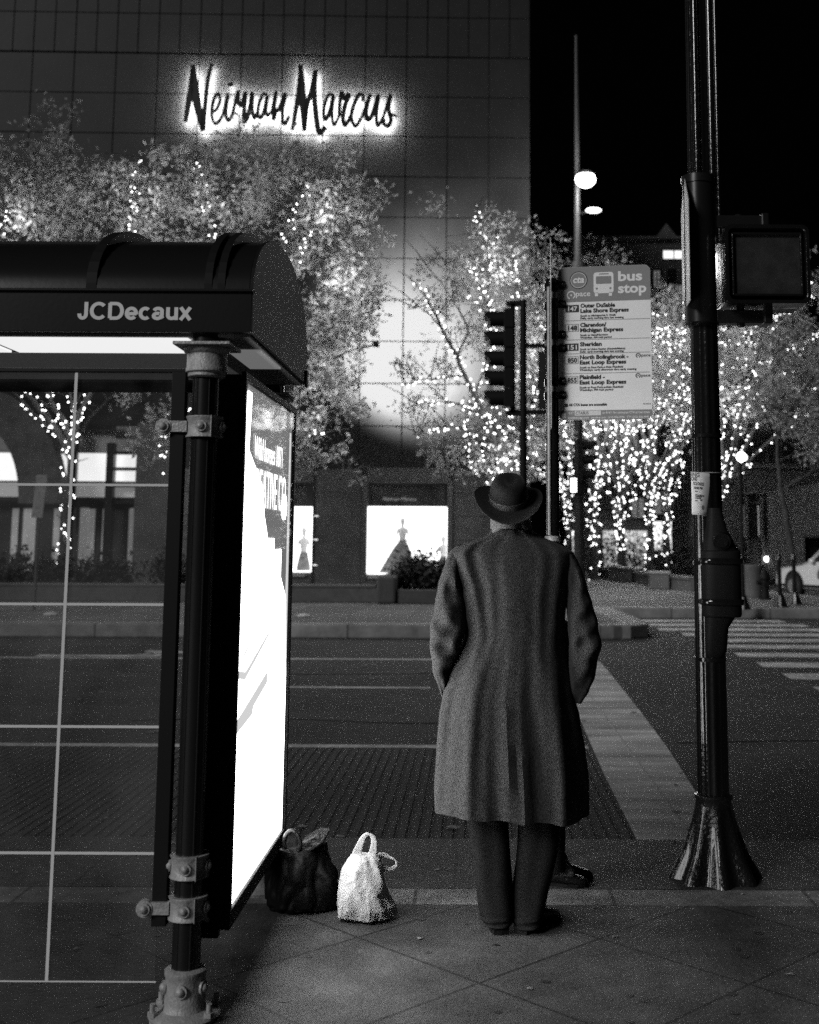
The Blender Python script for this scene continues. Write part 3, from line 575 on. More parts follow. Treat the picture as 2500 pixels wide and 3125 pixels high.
# ---------------------------------------------------------------- people
def skinned(name, joints, edges, m, parent, sub=2, root=0):
    me = bpy.data.meshes.new(name); me.from_pydata([j[:3] for j in joints], edges, []); o = bpy.data.objects.new(name, me); COL.objects.link(o)
    s = o.modifiers.new('skin', 'SKIN'); s.use_smooth_shade = True
    for i, j in enumerate(joints):
        d = me.skin_vertices[0].data[i]; r = j[3]; d.radius = (r, r) if not isinstance(r, tuple) else r; d.use_root = (i == root)
    q = o.modifiers.new('sub', 'SUBSURF'); q.levels = q.render_levels = sub
    bake(o); o.data.materials.clear(); o.data.materials.append(m)
    for p in o.data.polygons: p.use_smooth = True
    if parent: o.parent = parent; o.matrix_parent_inverse = parent.matrix_basis.inverted()
    return o
SKIN = mat('skin', .13, .55, var=.1, vs=20, bump=.1, bs=80)
def figure(x, y, h, face, arms, legs, tilt=0., m=SKIN, parent=None, name='body', lean=(0, 0)):
    """continuous body: x,y feet centre, h height, face = angle of the gaze; arms and legs are lists of world joints per side"""
    fx, fy = math.cos(face), math.sin(face); rx, ry = fy, -fx     # forward, right
    J = []; E = []
    def P(r, f, z, rad): 
        k = z / h; J.append((x + rx * r + fx * f + lean[0] * k, y + ry * r + fy * f + lean[1] * k, z, rad)); return len(J) - 1
    def chain(a, ids):
        for i in ids: E.append((a, i)); a = i
        return a
    pel = P(0, 0, .53 * h, (.095, .13)); s1 = P(0, .01, .63 * h, (.09, .125)); s2 = P(0, 0, .75 * h, (.10, .15)); s3 = P(0, -.01, .81 * h, (.07, .09))
    nk = P(0, -.01, .855 * h, .056); nk2 = P(0, .0, .875 * h, .055)
    chain(pel, [s1, s2, s3, nk, nk2])
    hx = -tilt * .09
    c1 = P(0, hx + .015, .915 * h, (.085, .072)); c2 = P(0, hx + .0, .955 * h, (.09, .077)); c3 = P(0, hx - .005, .985 * h, (.06, .055)); chain(nk2, [c1, c2, c3])
    ja = P(0, hx + .075, .895 * h, .034); E.append((c1, ja))                    # jaw and chin
    no = P(0, hx + .105, .928 * h, .012); E.append((c1, no))                    # nose
    for s in (-1, 1): e = P(s * .082, hx, .927 * h, .017); E.append((c1, e))    # ears
    for side, (sh_, el, wr, hd) in zip((-1, 1), arms):
        J.append((*sh_, .055)); a = len(J) - 1; E.append((s3, a)); J.append((*el, .042)); b = len(J) - 1; E.append((a, b)); J.append((*wr, .027)); c = len(J) - 1; E.append((b, c))
        w, d = Vector(wr), (Vector(hd) - Vector(wr)).normalized(); sd = d.cross(Vector((fx, fy, 0))).normalized()
        J.append((*(w + d * .05), (.032, .018))); p = len(J) - 1; E.append((c, p))
        for k, (o_, L) in enumerate(((-.027, .062), (-.009, .075), (.009, .07), (.027, .055))):
            q0 = w + d * .085 + sd * o_; q1 = q0 + (d * .8 + Vector((fx, fy, 0)) * .3).normalized() * L * .5; q2 = q1 + (d * .5 + Vector((fx, fy, 0)) * .7).normalized() * L * .5
            i0 = len(J); J += [(*q0, .0095), (*q1, .009), (*q2, .0075)]; E += [(p, i0), (i0, i0 + 1), (i0 + 1, i0 + 2)]
        q0 = w + d * .03 - sd * .03 * side; q1 = q0 + (d * .6 - sd * side * .5 + Vector((fx, fy, 0)) * .5).normalized() * .035; q2 = q1 + (d + Vector((fx, fy, 0)) * .4).normalized() * .03
        i0 = len(J); J += [(*q0, .012), (*q1, .010), (*q2, .008)]; E += [(p, i0), (i0, i0 + 1), (i0 + 1, i0 + 2)]
    for hp, kn, an, toe in legs:
        i0 = len(J); J += [(*hp, .085), (*kn, .056), (*an, .038), (*toe, .03)]; E += [(pel, i0), (i0, i0 + 1), (i0 + 1, i0 + 2), (i0 + 2, i0 + 3)]
    return skinned(name, J, E, m, parent)
def cloth_noise(o, amp, sc, vert=1.):
    me = o.data; me.update()
    N = [v.normal.copy() for v in me.vertices]
    for v, nn in zip(me.vertices, N):
        c = v.co.copy(); n = mnoise.noise(Vector((c.x * sc, c.y * sc, c.z * sc * vert))); v.co = c + nn * n * amp
def remesh(o, size, smooth=4):
    q = o.modifiers.new('r', 'REMESH'); q.mode = 'VOXEL'; q.voxel_size = size; q.use_smooth_shade = True
    if smooth: q = o.modifiers.new('s', 'SMOOTH'); q.iterations = smooth; q.factor = .5
    bake(o); 
    for p in o.data.polygons: p.use_smooth = True
WOOL = mat('wool_overcoat', .043, .95, var=.75, vs=240, bump=.5, bs=380, sheen=.1, spec=.1, stretch=(1, 1, .35))
WOOLT = mat('trouser_cloth', .016, .95, var=.6, vs=220, bump=.3, bs=300, spec=.1)
FELT = mat('hat_felt', .012, .8, var=.3, vs=90, bump=.15, bs=260, spec=.2, sheen=.1)
LEATH = mat('polished_leather', .014, .22, bump=.25, bs=40)
MX, MY = .155, 4.98
man = thing('person', (MX, MY, 0), 'person from behind in a long grey overcoat and dark brimmed hat, hands in pockets', 'person')
YM = 4.95
def Wx(x, y): return W(x, y, YM)
arm = lambda pts: [tuple(Vector((Wx(x, y).x, yy, Wx(x, y).z))) for x, y, yy in pts]
LA = arm([(962, 1182, 4.96), (942, 1330, 4.90), (948, 1440, 4.98), (980, 1500, 5.02)]); RA = arm([(1196, 1182, 4.96), (1226, 1345, 4.90), (1190, 1425, 4.97), (1150, 1470, 5.0)])
lg = lambda xs: [tuple(Vector((Wx(x, y).x, yy, max(Wx(x, y).z, .03)))) for x, y, yy in xs]
LL = lg([(1045, 1480, 4.97), (1040, 1700, 4.97), (1052, 1915, 4.97), (1050, 1945, 5.10)]); RL = lg([(1110, 1480, 4.97), (1125, 1700, 4.96), (1118, 1915, 4.97), (1150, 1940, 5.07)])
figure(MX, MY, 1.70, math.pi / 2, (LA, RA), (LL, RL), tilt=.3, parent=man)
# overcoat
rows = [(1118, 1040, 1118, .075, .07), (1127, 1025, 1135, .085, .08), (1137, 998, 1158, .10, .10), (1150, 966, 1187, .115, .12), (1164, 948, 1208, .13, .13), (1190, 953, 1207, .145, .14), (1240, 968, 1197, .155, .145),
        (1300, 976, 1191, .16, .15), (1337, 978, 1190, .165, .155), (1370, 966, 1192, .17, .16), (1420, 944, 1202, .175, .16), (1462, 933, 1208, .185, .165), (1510, 925, 1219, .19, .17), (1580, 920, 1231, .20, .18), (1650, 917, 1240, .21, .185), (1706, 918, 1242, .215, .19)]
def sm(x): x = min(1, max(0, x)); return x * x * (3 - 2 * x)
def fold(u, t):
    w = u + .03 * math.sin(t * 4 + u * 3) - .02 * t
    A = .003 + .019 * sm((t - .25) / .7)
    s = A * (math.cos(2 * math.pi * (w - .02) / .56) * (1 - .25 * math.cos(3.3 * w + 1)) + .28 * math.sin(2 * math.pi * w / .23 + 5 * t))
    s += .016 * (1 - sm((t - .1) / .5)) * (math.exp(-((u + .80 - .25 * t) / .07) ** 2) - 1.1 * math.exp(-((u + .64 - .3 * t) / .08) ** 2)) * sm(t / .05)
    s += .010 * (1 - sm((t - .2) / .5)) * (math.exp(-((u - .78) / .09) ** 2) - math.exp(-((u - .60 + .1 * t) / .10) ** 2)) * sm(t / .06)
    s += .008 * math.exp(-((u + .15) / .12) ** 2) * sm(t / .1) * (1 - sm((t - .25) / .3))
    s -= (.009 + .003 * t) * math.exp(-((u - .015 - .05 * t) / .016) ** 2)      # centre back seam running into the vent
    return s
rings = []; NR = 150
for j in range(91):
    yd = lerp(1118, 1706, j / 90); xl, xr, db, df = tab([(-r[0],) + r[1:] for r in rows], -yd)
    a, b = W(xl, yd, YM), W(xr, yd, YM); cx = (a.x + b.x) / 2; hw = (b.x - a.x) / 2; t = max(0, (yd - 1130) / 582); g = []
    for i in range(NR):
        th = 2 * math.pi * i / NR; c, s = math.cos(th), math.sin(th); ex = .75
        X = math.copysign(abs(c) ** ex, c); Yv = math.copysign(abs(s) ** .9, s)
        x = cx + hw * X; y = YM + (db if s < 0 else df) * Yv
        if s < 0: y -= fold(X, t) * min(1, -s * 1.6)
        else: y += .01 * math.sin(X * 20) * t
        z = a.z + (b.z - a.z) * (X + 1) / 2
        if j == 90: z += .004 * math.sin(X * 7) + (-.010 if X > .05 else .004) * (s < 0)
        g.append((x, y, z))
    rings.append(g)
cm = MB().ring(rings)
def sleeve(T, seed, side):
    """rows: display height, left edge, right edge, depth of the sleeve's centre, half depth"""
    rings = []; y0, y1 = T[0][0], T[-1][0]; N = 70
    for j in range(N + 1):
        yd = lerp(y0, y1, j / N); xl, xr, yc, dp = tab([(-r[0],) + r[1:] for r in T], -yd); a, b = W(xl, yd, 4.93), W(xr, yd, 4.93); g = []; u_ = j / N
        for i in range(44):
            q = 2 * math.pi * i / 44; c, s = math.cos(q), math.sin(q); bk = max(0, -s)
            wr = .007 * math.exp(-((u_ - .55) / .22) ** 2) * math.sin(u_ * 46 + 3.0 * c * side + seed) + .005 * math.sin(u_ * 17 + 4 * c * side + seed) * sm(u_ * 4) + .012 * mnoise.noise(Vector((c * 1.5 + seed, s, u_ * 7)))
            k = 1 + wr / .06 * .4
            g.append(((a.x + b.x) / 2 + (b.x - a.x) / 2 * math.copysign(abs(c) ** .9, c) * (1 + wr * 2.2 * side * c), yc + (dp + wr * 1.5) * s, a.z + .006 * s))
        rings.append(g)
    cm.ring(rings)
sleeve([(1150, 962, 975, 4.96, .04), (1164, 947, 975, 4.955, .07), (1185, 938, 972, 4.95, .085), (1200, 932, 970, 4.945, .09), (1229, 922, 974, 4.93, .092), (1270, 914, 980, 4.91, .090), (1320, 905, 982, 4.89, .086), (1362, 904, 970, 4.89, .080), (1412, 911, 950, 4.93, .07), (1462, 928, 940, 4.98, .05), (1475, 934, 938, 5.0, .03)], .4, -1)
sleeve([(1152, 1180, 1192, 4.96, .04), (1166, 1182, 1209, 4.955, .07), (1187, 1190, 1219, 4.95, .085), (1200, 1190, 1226, 4.945, .09), (1237, 1191, 1236, 4.93, .092), (1270, 1192, 1246, 4.91, .09), (1316, 1193, 1257, 4.89, .086), (1358, 1196, 1264, 4.87, .082), (1391, 1197, 1254, 4.88, .076), (1420, 1198, 1250, 4.90, .072), (1450, 1200, 1239, 4.92, .064), (1474, 1204, 1226, 4.94, .05)], 2.1, 1)
coat = cm.build('overcoat', WOOL, man, smooth=True)
P = [W(x, y, YM).z for x, y in ((0, 0),)]
cloth_noise(coat, .008, 7, .4); cloth_noise(coat, .003, 24, .4)
# collar
q = MB(); rings = []
for k, (yd, w, dpt, yo) in enumerate(((1136, 58, .085, 0), (1124, 50, .074, 0), (1110, 40, .066, .0), (1100, 33, .058, .004), (1101, 30, .052, .004), (1112, 34, .055, 0))):
    c = W(1078, yd, 4.96); hw = (W(1078 + w, yd, 4.96).x - c.x); rings.append([(c.x + hw * math.cos(a), 4.955 + yo + dpt * math.sin(a) * (1.0 if math.sin(a) < 0 else 1.1), c.z - .02 * max(0, math.sin(a))) for a in [2 * math.pi * i / 40 for i in range(40)]])
CO = q.ring(rings, cap=False).build('collar', WOOL, man, smooth=True)
# trousers
def leg(pts, nm='trouser_leg'):
    q = MB(); P = catmull([(Wx(x, y).x, yy, Wx(x, y).z) for x, y, yy, a, b in pts], 8); rings = []; n = len(pts)
    for i, p in enumerate(P):
        u = i / (len(P) - 1) * (n - 1); k = min(int(u), n - 2); w = u - k; ra, rb = lerp(pts[k][3], pts[k + 1][3], w), lerp(pts[k][4], pts[k + 1][4], w); g = []
        for j in range(48):
            a = 2 * math.pi * j / 48; f = 1 + .05 * math.cos(3 * a + i * .12) + .04 * math.sin(5 * a + .3 * math.sin(i * .35)) + (.05 * math.sin(i * .9 + 2 * a) if i > len(P) * .8 else 0)
            g.append((p.x + ra * f * math.cos(a), p.y + rb * f * math.sin(a), p.z))
        rings.append(g)
    return q.ring(rings)
t = leg([(1040, 1560, 4.96, .092, .10), (1026, 1700, 4.96, .088, .095), (1034, 1790, 4.96, .077, .085), (1043, 1880, 4.965, .070, .08), (1048, 1925, 4.965, .067, .082), (1049, 1943, 4.965, .062, .085)])
t2 = leg([(1120, 1560, 4.96, .092, .10), (1134, 1700, 4.96, .086, .095), (1132, 1790, 4.96, .081, .085), (1120, 1880, 4.965, .073, .08), (1114, 1925, 4.965, .068, .085), (1112, 1946, 4.965, .062, .09)])
t.add(t2.v, t2.f); tr_ = t.build('trousers', WOOLT, man, smooth=True); cloth_noise(tr_, .008, 7, .5)
def shoe(x, y, ang, L=.29, z0=.0, m=LEATH, parent=None, name='shoe'):
    prof = [(0, .028, .012, .055), (.03, .036, .012, .075), (.10, .036, .010, .085), (.15, .038, .008, .075), (.20, .047, .006, .058), (.25, .045, .006, .042), (.28, .030, .006, .032), (.29, .012, .008, .022)]
    rings = []
    for s, w, zb, zt_ in prof:
        rings.append([(s - .1, w * math.copysign(abs(math.cos(a)) ** .8, math.cos(a)), (zb + zt_) / 2 + (zt_ - zb) / 2 * math.sin(a)) for a in [2 * math.pi * i / 24 for i in range(24)]])
    mb = MB().ring(rings); xf = Matrix.Translation((x, y, z0)) @ Matrix.Rotation(ang, 4, 'Z'); S = mb.build(name, m, parent, smooth=True, xf=xf, sub=1)
    out = [(-.1, -.028), (-.07, -.035), (.0, -.034), (.05, -.036), (.1, -.049), (.15, -.048), (.18, -.032), (.193, 0), (.18, .03), (.15, .044), (.1, .047), (.05, .036), (0, .034), (-.07, .035), (-.1, .028), (-.104, 0)]
    so = MB().prism(out, 0, .014, 'Z'); so.prism([(p[0], p[1]) for p in [(-.1, -.03), (-.03, -.034), (-.03, .034), (-.1, .03)]], .0, .028); so.build('sole', BLKM, S, xf=xf)
    return S
shoe(Wx(1052, 1945).x - .01, 4.99, math.radians(100), parent=man); shoe(Wx(1112, 1945).x + .02, 4.985, math.radians(58), parent=man)
# hat, tipped back
hc = W(1071, 1056, 4.90)
HM = Matrix.Translation((hc.x, 4.93, hc.z)) @ Matrix.Rotation(math.radians(1.5), 4, 'Y') @ Matrix.Rotation(math.radians(31), 4, 'X')
def hr(r, z, k=0., dent=0.):
    g = []
    for i in range(56):
        a = 2 * math.pi * i / 56; x, y = r * math.cos(a) * .92, r * math.sin(a) * 1.10
        zz = z + k * (math.cos(a) ** 2) * .018 - k * max(0, -math.sin(a)) ** 2 * .012 - k * max(0, math.sin(a)) ** 2 * .02
        if dent: zz -= dent * math.exp(-(x / .022) ** 2) * (1 if y > -.05 else .5) 
        g.append((x, y, zz))
    return g
q = MB().ring([hr(.086, .0), hr(.087, .008), hr(.110, .001, .5), hr(.132, .002, .9), hr(.150, .006, 1.25), hr(.154, .008, 1.3), hr(.154, .004, 1.3), hr(.132, -.003, .9), hr(.10, -.004, .5), hr(.082, -.003)], cap=False)
q.ring([hr(.087, .004), hr(.0865, .03), hr(.084, .055), hr(.079, .08), hr(.070, .097), hr(.056, .106, 0, .004), hr(.036, .109, 0, .012), hr(.016, .109, 0, .016), hr(.002, .108, 0, .018)], cap=False)
HAT = q.build('hat', FELT, man, smooth=True, xf=HM)
q = MB().ring([hr(.0885, .006), hr(.0892, .009), hr(.0885, .034), hr(.087, .0345)], cap=False)
for a in (2.9,): pass
q.build('hat_band', mat('hat_ribbon', .07, .45, bump=.3, bs=150), HAT, smooth=True, xf=HM)
q = MB()
for r, z in ((.0, 0),): pass
HR = MB().ring([[(W(1071, 1100, 4.96).x + .076 * math.cos(a), 4.965 + .09 * math.sin(a), z) for a in [2 * math.pi * i / 32 for i in range(32)]] for z in (1.59, 1.63, 1.67)], cap=False)
hair = HR.build('hair', mat('grey_hair', .12, .8, var=.5, vs=180, stretch=(1, 1, .1)), man, smooth=True)

# second person, mostly hidden in front of the first
wp = thing('person', (.36, 5.60, 0), 'person hidden beyond the overcoat, only one shiny black shoe showing', 'person')
px, py = .335, 5.62
A1 = [(px, py - .13, 1.12), (px - .03, py - .15, .90), (px - .02, py - .10, .84), (px - .06, py - .06, .78)]; A2 = [(px, py + .13, 1.12), (px - .03, py + .15, .90), (px - .02, py + .10, .84), (px - .06, py + .06, .78)]
L1 = [(px, py + .06, .70), (px + .02, py + .06, .40), (px + .02, py + .06, .09), (px + .12, py + .06, .035)]; L2 = [(px, py - .06, .70), (px + .03, py - .06, .40), (px + .03, py - .05, .09), (px + .13, py - .05, .035)]
figure(px, py, 1.38, 0., (A2, A1), (L1, L2), parent=wp)
q = MB()
for s in (-1, 1):
    q.ring([[(px + dx + r * math.cos(a), py + s * .06 + r * math.sin(a), z) for a in [2 * math.pi * i / 24 for i in range(24)]] for r, dx, z in ((.095, 0, .74), (.085, .01, .55), (.068, .02, .35), (.058, .025, .15), (.055, .03, .07))])
q.build('trousers', WOOLT, wp, smooth=True)
q = MB().ring([[(px + r * .85 * math.cos(a), py + r * math.sin(a) * k, z) for a in [2 * math.pi * i / 32 for i in range(32)]] for r, k, z in ((.17, 1., .58), (.165, 1., .80), (.165, 1.05, .95), (.165, 1.15, 1.10), (.12, 1.2, 1.17), (.06, 1, 1.20))])
for s in (-1, 1): q.tube([(px, py + s * .16, 1.12), (px - .03, py + s * .165, .92), (px - .02, py + s * .11, .85)], [.065, .055, .045], 16)
q.build('jacket', mat('dark_jacket', .015, .8), wp, smooth=True)
shoe(px + .03, py + .07, math.radians(4), parent=wp); shoe(.335, 5.60, math.radians(-12), parent=wp)

# ---------------------------------------------------------------- bags on the pavement
BX, BY = W(772, 1900, 5.10).x, 5.10
PLAS = mat('thin_white_plastic', .90, .42, trans=.0, bump=.15, bs=34, spec=.5)
nt = PLAS.node_tree; tl = nt.nodes.new('ShaderNodeBsdfTranslucent'); tl.inputs[0].default_value = (.9, .9, .9, 1); m_ = nt.nodes.new('ShaderNodeMixShader'); m_.inputs[0].default_value = .18; nt.links.new(nt.nodes['Principled BSDF'].outputs[0], m_.inputs[1]); nt.links.new(tl.outputs[0], m_.inputs[2]); nt.links.new(m_.outputs[0], nt.nodes['Material Output'].inputs['Surface'])
q = MB(); rings = []
prof = [(1943, 728, 808, .075), (1937, 714, 828, .09), (1925, 708, 838, .10), (1905, 708, 834, .105), (1880, 709, 818, .10), (1850, 715, 812, .09), (1825, 722, 808, .075), (1806, 734, 800, .055), (1798, 742, 790, .035)]
for yd, xl, xr, dp in prof:
    a, b = W(xl, yd, BY), W(xr, yd, BY); cx = (a.x + b.x) / 2; hw = (b.x - a.x) / 2; g = []
    for i in range(64):
        th = 2 * math.pi * i / 64; f = 1 + .05 * math.sin(5 * th + yd * .03) + .035 * math.sin(11 * th - yd * .05)
        g.append((cx + hw * f * math.cos(th), BY + dp * f * math.sin(th), max(a.z, .004)))
    rings.append(g)
q.ring(rings)
def ribbon(mb, pts, w, th=.004, tw=0.):
    P = catmull(pts, 6); r = []
    for i, p in enumerate(P):
        t = (P[min(i + 1, len(P) - 1)] - P[max(i - 1, 0)]).normalized(); ww = w[0] if i == 0 else lerp(w[0], w[1], 1 - abs(2 * i / (len(P) - 1) - 1))
        s = t.cross(Vector((0, 1, 0))); s = (s.normalized() if s.length > .01 else Vector((1, 0, 0))); n = s.cross(t).normalized()
        r.append([p + s * ww * c + n * th * d for c, d in ((-1, -1), (1, -1), (1, 1), (-1, 1))])
    mb.ring(r)
hp = lambda L, dy=0: [(W(x, y, BY + dy).x, BY + dy, W(x, y, BY + dy).z) for x, y in L]
q.ring([[(c[0] + r * math.cos(a), c[1] + .05 * math.sin(a) * (1 if k else .8), c[2]) for a in [2 * math.pi * i / 16 for i in range(16)]] for k, (c, r) in enumerate(((hp([(752, 1815)])[0], .05), (hp([(764, 1800)])[0], .030)))])
ribbon(q, hp([(742, 1818), (752, 1795), (762, 1770), (772, 1757), (783, 1760), (788, 1775), (784, 1800), (776, 1822)], -.015), (.024, .0065), .003)
ribbon(q, hp([(792, 1820), (803, 1800), (822, 1806), (833, 1812), (834, 1822), (822, 1830), (802, 1828)], .02), (.016, .005), .003)
wb = q.build('plastic_bag', PLAS, smooth=True)
q_ = wb.modifiers.new('r', 'REMESH'); q_.mode = 'VOXEL'; q_.voxel_size = .004; bake(wb); wb.data.materials.clear(); wb.data.materials.append(PLAS)
sm = wb.modifiers.new('s', 'SMOOTH'); sm.iterations = 2; bake(wb)
me = wb.data; me.update()
NN = [v.normal.copy() for v in me.vertices]
for v, nn in zip(me.vertices, NN):
    c = v.co.copy(); zt_ = min(1, max(0, (.27 - c.z) / .1)) 
    n = abs(mnoise.noise(Vector((c.x * 13 + 3, c.y * 13, c.z * 6)))) * .014 + (1 - abs(mnoise.noise(Vector((c.x * 24, c.y * 24, c.z * 9 + 5))))) ** 5 * .004
    v.co = c + nn * (n - .008) * zt_
    if v.co.z < .001: v.co.z = .001
for p in me.polygons: p.use_smooth = True
tag(wb, 'knotted white plastic carrier bag standing on the pavement beside the black bag', 'plastic bag')
q = MB(); KX, KY = -.69, 5.30; rings = []
prof = [(1935, 575, 706, .13), (1925, 560, 712, .15), (1900, 552, 714, .16), (1870, 556, 712, .155), (1840, 562, 704, .14), (1815, 572, 696, .12), (1792, 582, 690, .09), (1778, 592, 688, .06)]
for yd, xl, xr, dp in prof:
    a, b = W(xl, yd, 5.22), W(xr, yd, 5.22); cx = (a.x + b.x) / 2; hw = (b.x - a.x) / 2; g = []
    for i in range(64):
        th = 2 * math.pi * i / 64; f = 1 + .05 * math.sin(4 * th + yd * .025) + .03 * math.sin(9 * th - yd * .04)
        g.append((cx + hw * f * math.cos(th), 5.26 + dp * f * math.sin(th), max(a.z, .003)))
    rings.append(g)
q.ring(rings)
bb = q.build('black_bag', mat('black_leather', .003, .6, spec=.2, bump=.35, bs=22), smooth=True); remesh(bb, .006, 2)
me = bb.data; me.update()
NN = [v.normal.copy() for v in me.vertices]
for v, nn in zip(me.vertices, NN):
    c = v.co.copy(); n = abs(mnoise.noise(Vector((c.x * 9 - c.z * 4, c.y * 9, c.z * 4 + 1)))) * .05 + abs(mnoise.noise(Vector((c.x * 26, c.y * 26, c.z * 9)))) * .014
    v.co = c + nn * (n - .016)
    if v.co.z < .001: v.co.z = .001
tag(bb, 'bulky black leather bag slumped on the pavement under the glowing advertising panel', 'bag')
q = MB(); k5 = lambda L, dy=0: [(W(x, y, 5.2 + dy).x, 5.2 + dy, W(x, y, 5.2 + dy).z) for x, y in L]
q.ring([[p + Vector((0, dy_, 0)) for p in map(Vector, k5(L))] for L, dy_ in (([(622, 1790), (640, 1770), (672, 1752), (690, 1756), (684, 1772), (655, 1790)], -.03), ([(622, 1790), (640, 1770), (672, 1752), (690, 1756), (684, 1772), (655, 1790)], .10))])
q.build('flap', mat('creased_leather', .008, .45, bump=.8, bs=30), bb, bevel=.006)
MB().tube(catmull(k5([(598, 1795), (600, 1765), (612, 1750), (625, 1755), (632, 1775), (628, 1792)], -.03)), .010, 10).build('handle', mat('handle_leather', .015, .25, bump=.3, bs=60), bb, smooth=True)
MB().tube(catmull(k5([(572, 1800), (590, 1790), (612, 1796)], -.05)), .007, 8).build('strap', mat('handle_leather', .02, .25), bb, smooth=True)
# ---------------------------------------------------------------- department store
GRAN = mat('dark_facade_granite', .015, .55, var=.25, vs=.9, bump=.1, bs=9, spec=.4)
GRAN2 = mat('facade_joint', .012, .8)
LIT = mat('lit_interior', .8, .6, emis=1.6); LITD = mat('dim_interior', .5, .6, emis=.30); LITM = mat('mid_interior', .7, .6, emis=.75)
BZ = math.radians(1.3); BX1 = 1.80
BM = Matrix.Translation((BX1, 38, 0)) @ Matrix.Rotation(BZ, 4, 'Z')     # the facade runs left from its right-hand corner
BI = BM.inverted()
def bl(x, y, dy=0.):
    """local facade coordinates of a direction seen on the facade plane"""
    o = BI @ Vector((0, 0, EYE)); d = BI.to_3x3() @ Vector(ray(x, y)); k = (dy - o.y) / d.y; p = o + d * k; return p
st_ = thing('department_store', (BX1, 38, 0), 'tall dark stone clad department store with lit display windows at street level', 'building')
MB().box(-48, 0, 2.0, 22, .05, 25).build('wall', GRAN2, st_, xf=BM)
zrow = [bl(500, 985).z + .02] ; s_ = 1.385; ztop = 17.66; zs_ = []
z = ztop
while z > 4.1: zs_.append(z); z -= s_
zs_.append(z); 
zl = [(b_, a_) for a_, b_ in zip(zs_, zs_[1:])]
win = []   # openings x0,x1,z0,z1
w1a, w1b = bl(775, 1067), bl(940, 1205); w2a, w2b = bl(505, 1067), bl(655, 1200)
win = [(w1a.x, w1b.x, w1b.z - .05, w1a.z), (w2a.x, w2b.x, w2b.z - .05, w2a.z)]
lz = zl[-1][0]
q = MB(); random.seed(3); gp = .018
def panel(x0, x1, z0, z1): 
    d = random.uniform(-.006, .006); q.box(x0 + gp, x1 - gp, d, .08, z0 + gp, z1 - gp)
nx = 34
for z0, z1 in zl:
    for i in range(nx):
        x1 = -i * s_; x0 = x1 - s_
        if z1 < 9.5 and x0 < -11.6 and z0 < 8.6: continue     # glazed entrance bay
        panel(x0, x1, z0, z1)
z = ztop + .03
for h_ in (1.385, 1.385, 1.385, 1.385, 1.2):
    for i in range(nx * 2): panel(-(i + 1) * s_ / 2, -i * s_ / 2, z, z + h_)
    z += h_
q.build('stone_panel_cladding', GRAN, st_, xf=BM)
PIER = mat('pier_granite', .085, .45, var=.35, vs=1.6, bump=.1, bs=12)
fL, fR, fT = bl(765, 985).x, bl(953, 985).x, bl(765, 985).z; gL, gR = bl(500, 985).x, bl(662, 985).x
lev = [.05, .75, 1.55, 2.3, 3.05, fT, lz + s_ * 0 + .0]; lev = sorted(set([v for v in lev if v < lz - .1] + [lz]))
PQ = {}
for a_, b_ in zip(lev, lev[1:]):
    for x0, x1 in ((fR, -.0), (gR, fL), (-11.6, gL)):
        if x1 - x0 < .3: continue
        n_ = max(1, round((x1 - x0) / 1.35)); st2 = (x1 - x0) / n_; q = PQ.setdefault((x0, x1), MB())
        for i in range(n_): q.box(x0 + i * st2 + .012, x0 + (i + 1) * st2 - .012, -.01, .08, a_ + .012, b_ - .012)
for x0, x1 in ((fL, fR), (gL, gR)):
    if fT < lz: MB().box(x0, x1, -.012, .08, fT + .01, lz - .012).build('lintel', PIER, st_, xf=BM)
for q in PQ.values(): q.build('pier', PIER, st_, xf=BM)
def disp_window(x0, x1, z0, z1, L, R, T):
    f = MB()
    f.box(L, x0 - .02, -.10, .3, .25, T); f.box(x1 + .02, R, -.10, .3, .25, T); f.box(L, R, -.10, .3, T - .42, T); f.box(L + .1, R - .1, -.16, .2, T - .46, T - .425)
    f.box(L, R, -.08, .3, .05, .25); f.box(x0 - .02, x1 + .02, -.05, .3, .25, z0 - .05)
    F = f.build('display_window', mat('bronze_frame', .11, .4, .3, var=.3, vs=3), st_, xf=BM)
    MB().box(L + .25, R - .25, .10, .14, z1 + .03, T - .56).build('transom_pane', mat('transom_glass', .05, .25, var=.7, vs=1.3, spec=.8), F, xf=BM)
    MB().box(L + .2, R - .2, -.14, -.04, z0 - .16, z0 - .08).build('sill', mat('sill_stone', .3, .5), F, xf=BM)
    b = MB(); b.box(x0, x1, 1.6, 1.65, z0, z1); b.box(x0, x1, .2, 1.6, z0 - .03, z0); b.box(x0, x1, .2, 1.6, z1, z1 + .02); b.box(x0 - .02, x0, .2, 1.6, z0, z1); b.box(x1, x1 + .02, .2, 1.6, z0, z1)
    b.build('lit_showcase', LIT, F, xf=BM)
    return F
MB()
disp_window(*win[0], fL, fR, fT); disp_window(*win[1], gL, gR, fT)
t = text('window_lettering', 'Neiman Marcus', .17, mat('window_print', .5, .5, emis=.12, nosample=True), st_, (0, 0, 0), sx=1, shear=.3); p = bl(805, 1054)
t.data.transform(BM @ Matrix.Translation((p.x, .095, p.z)))
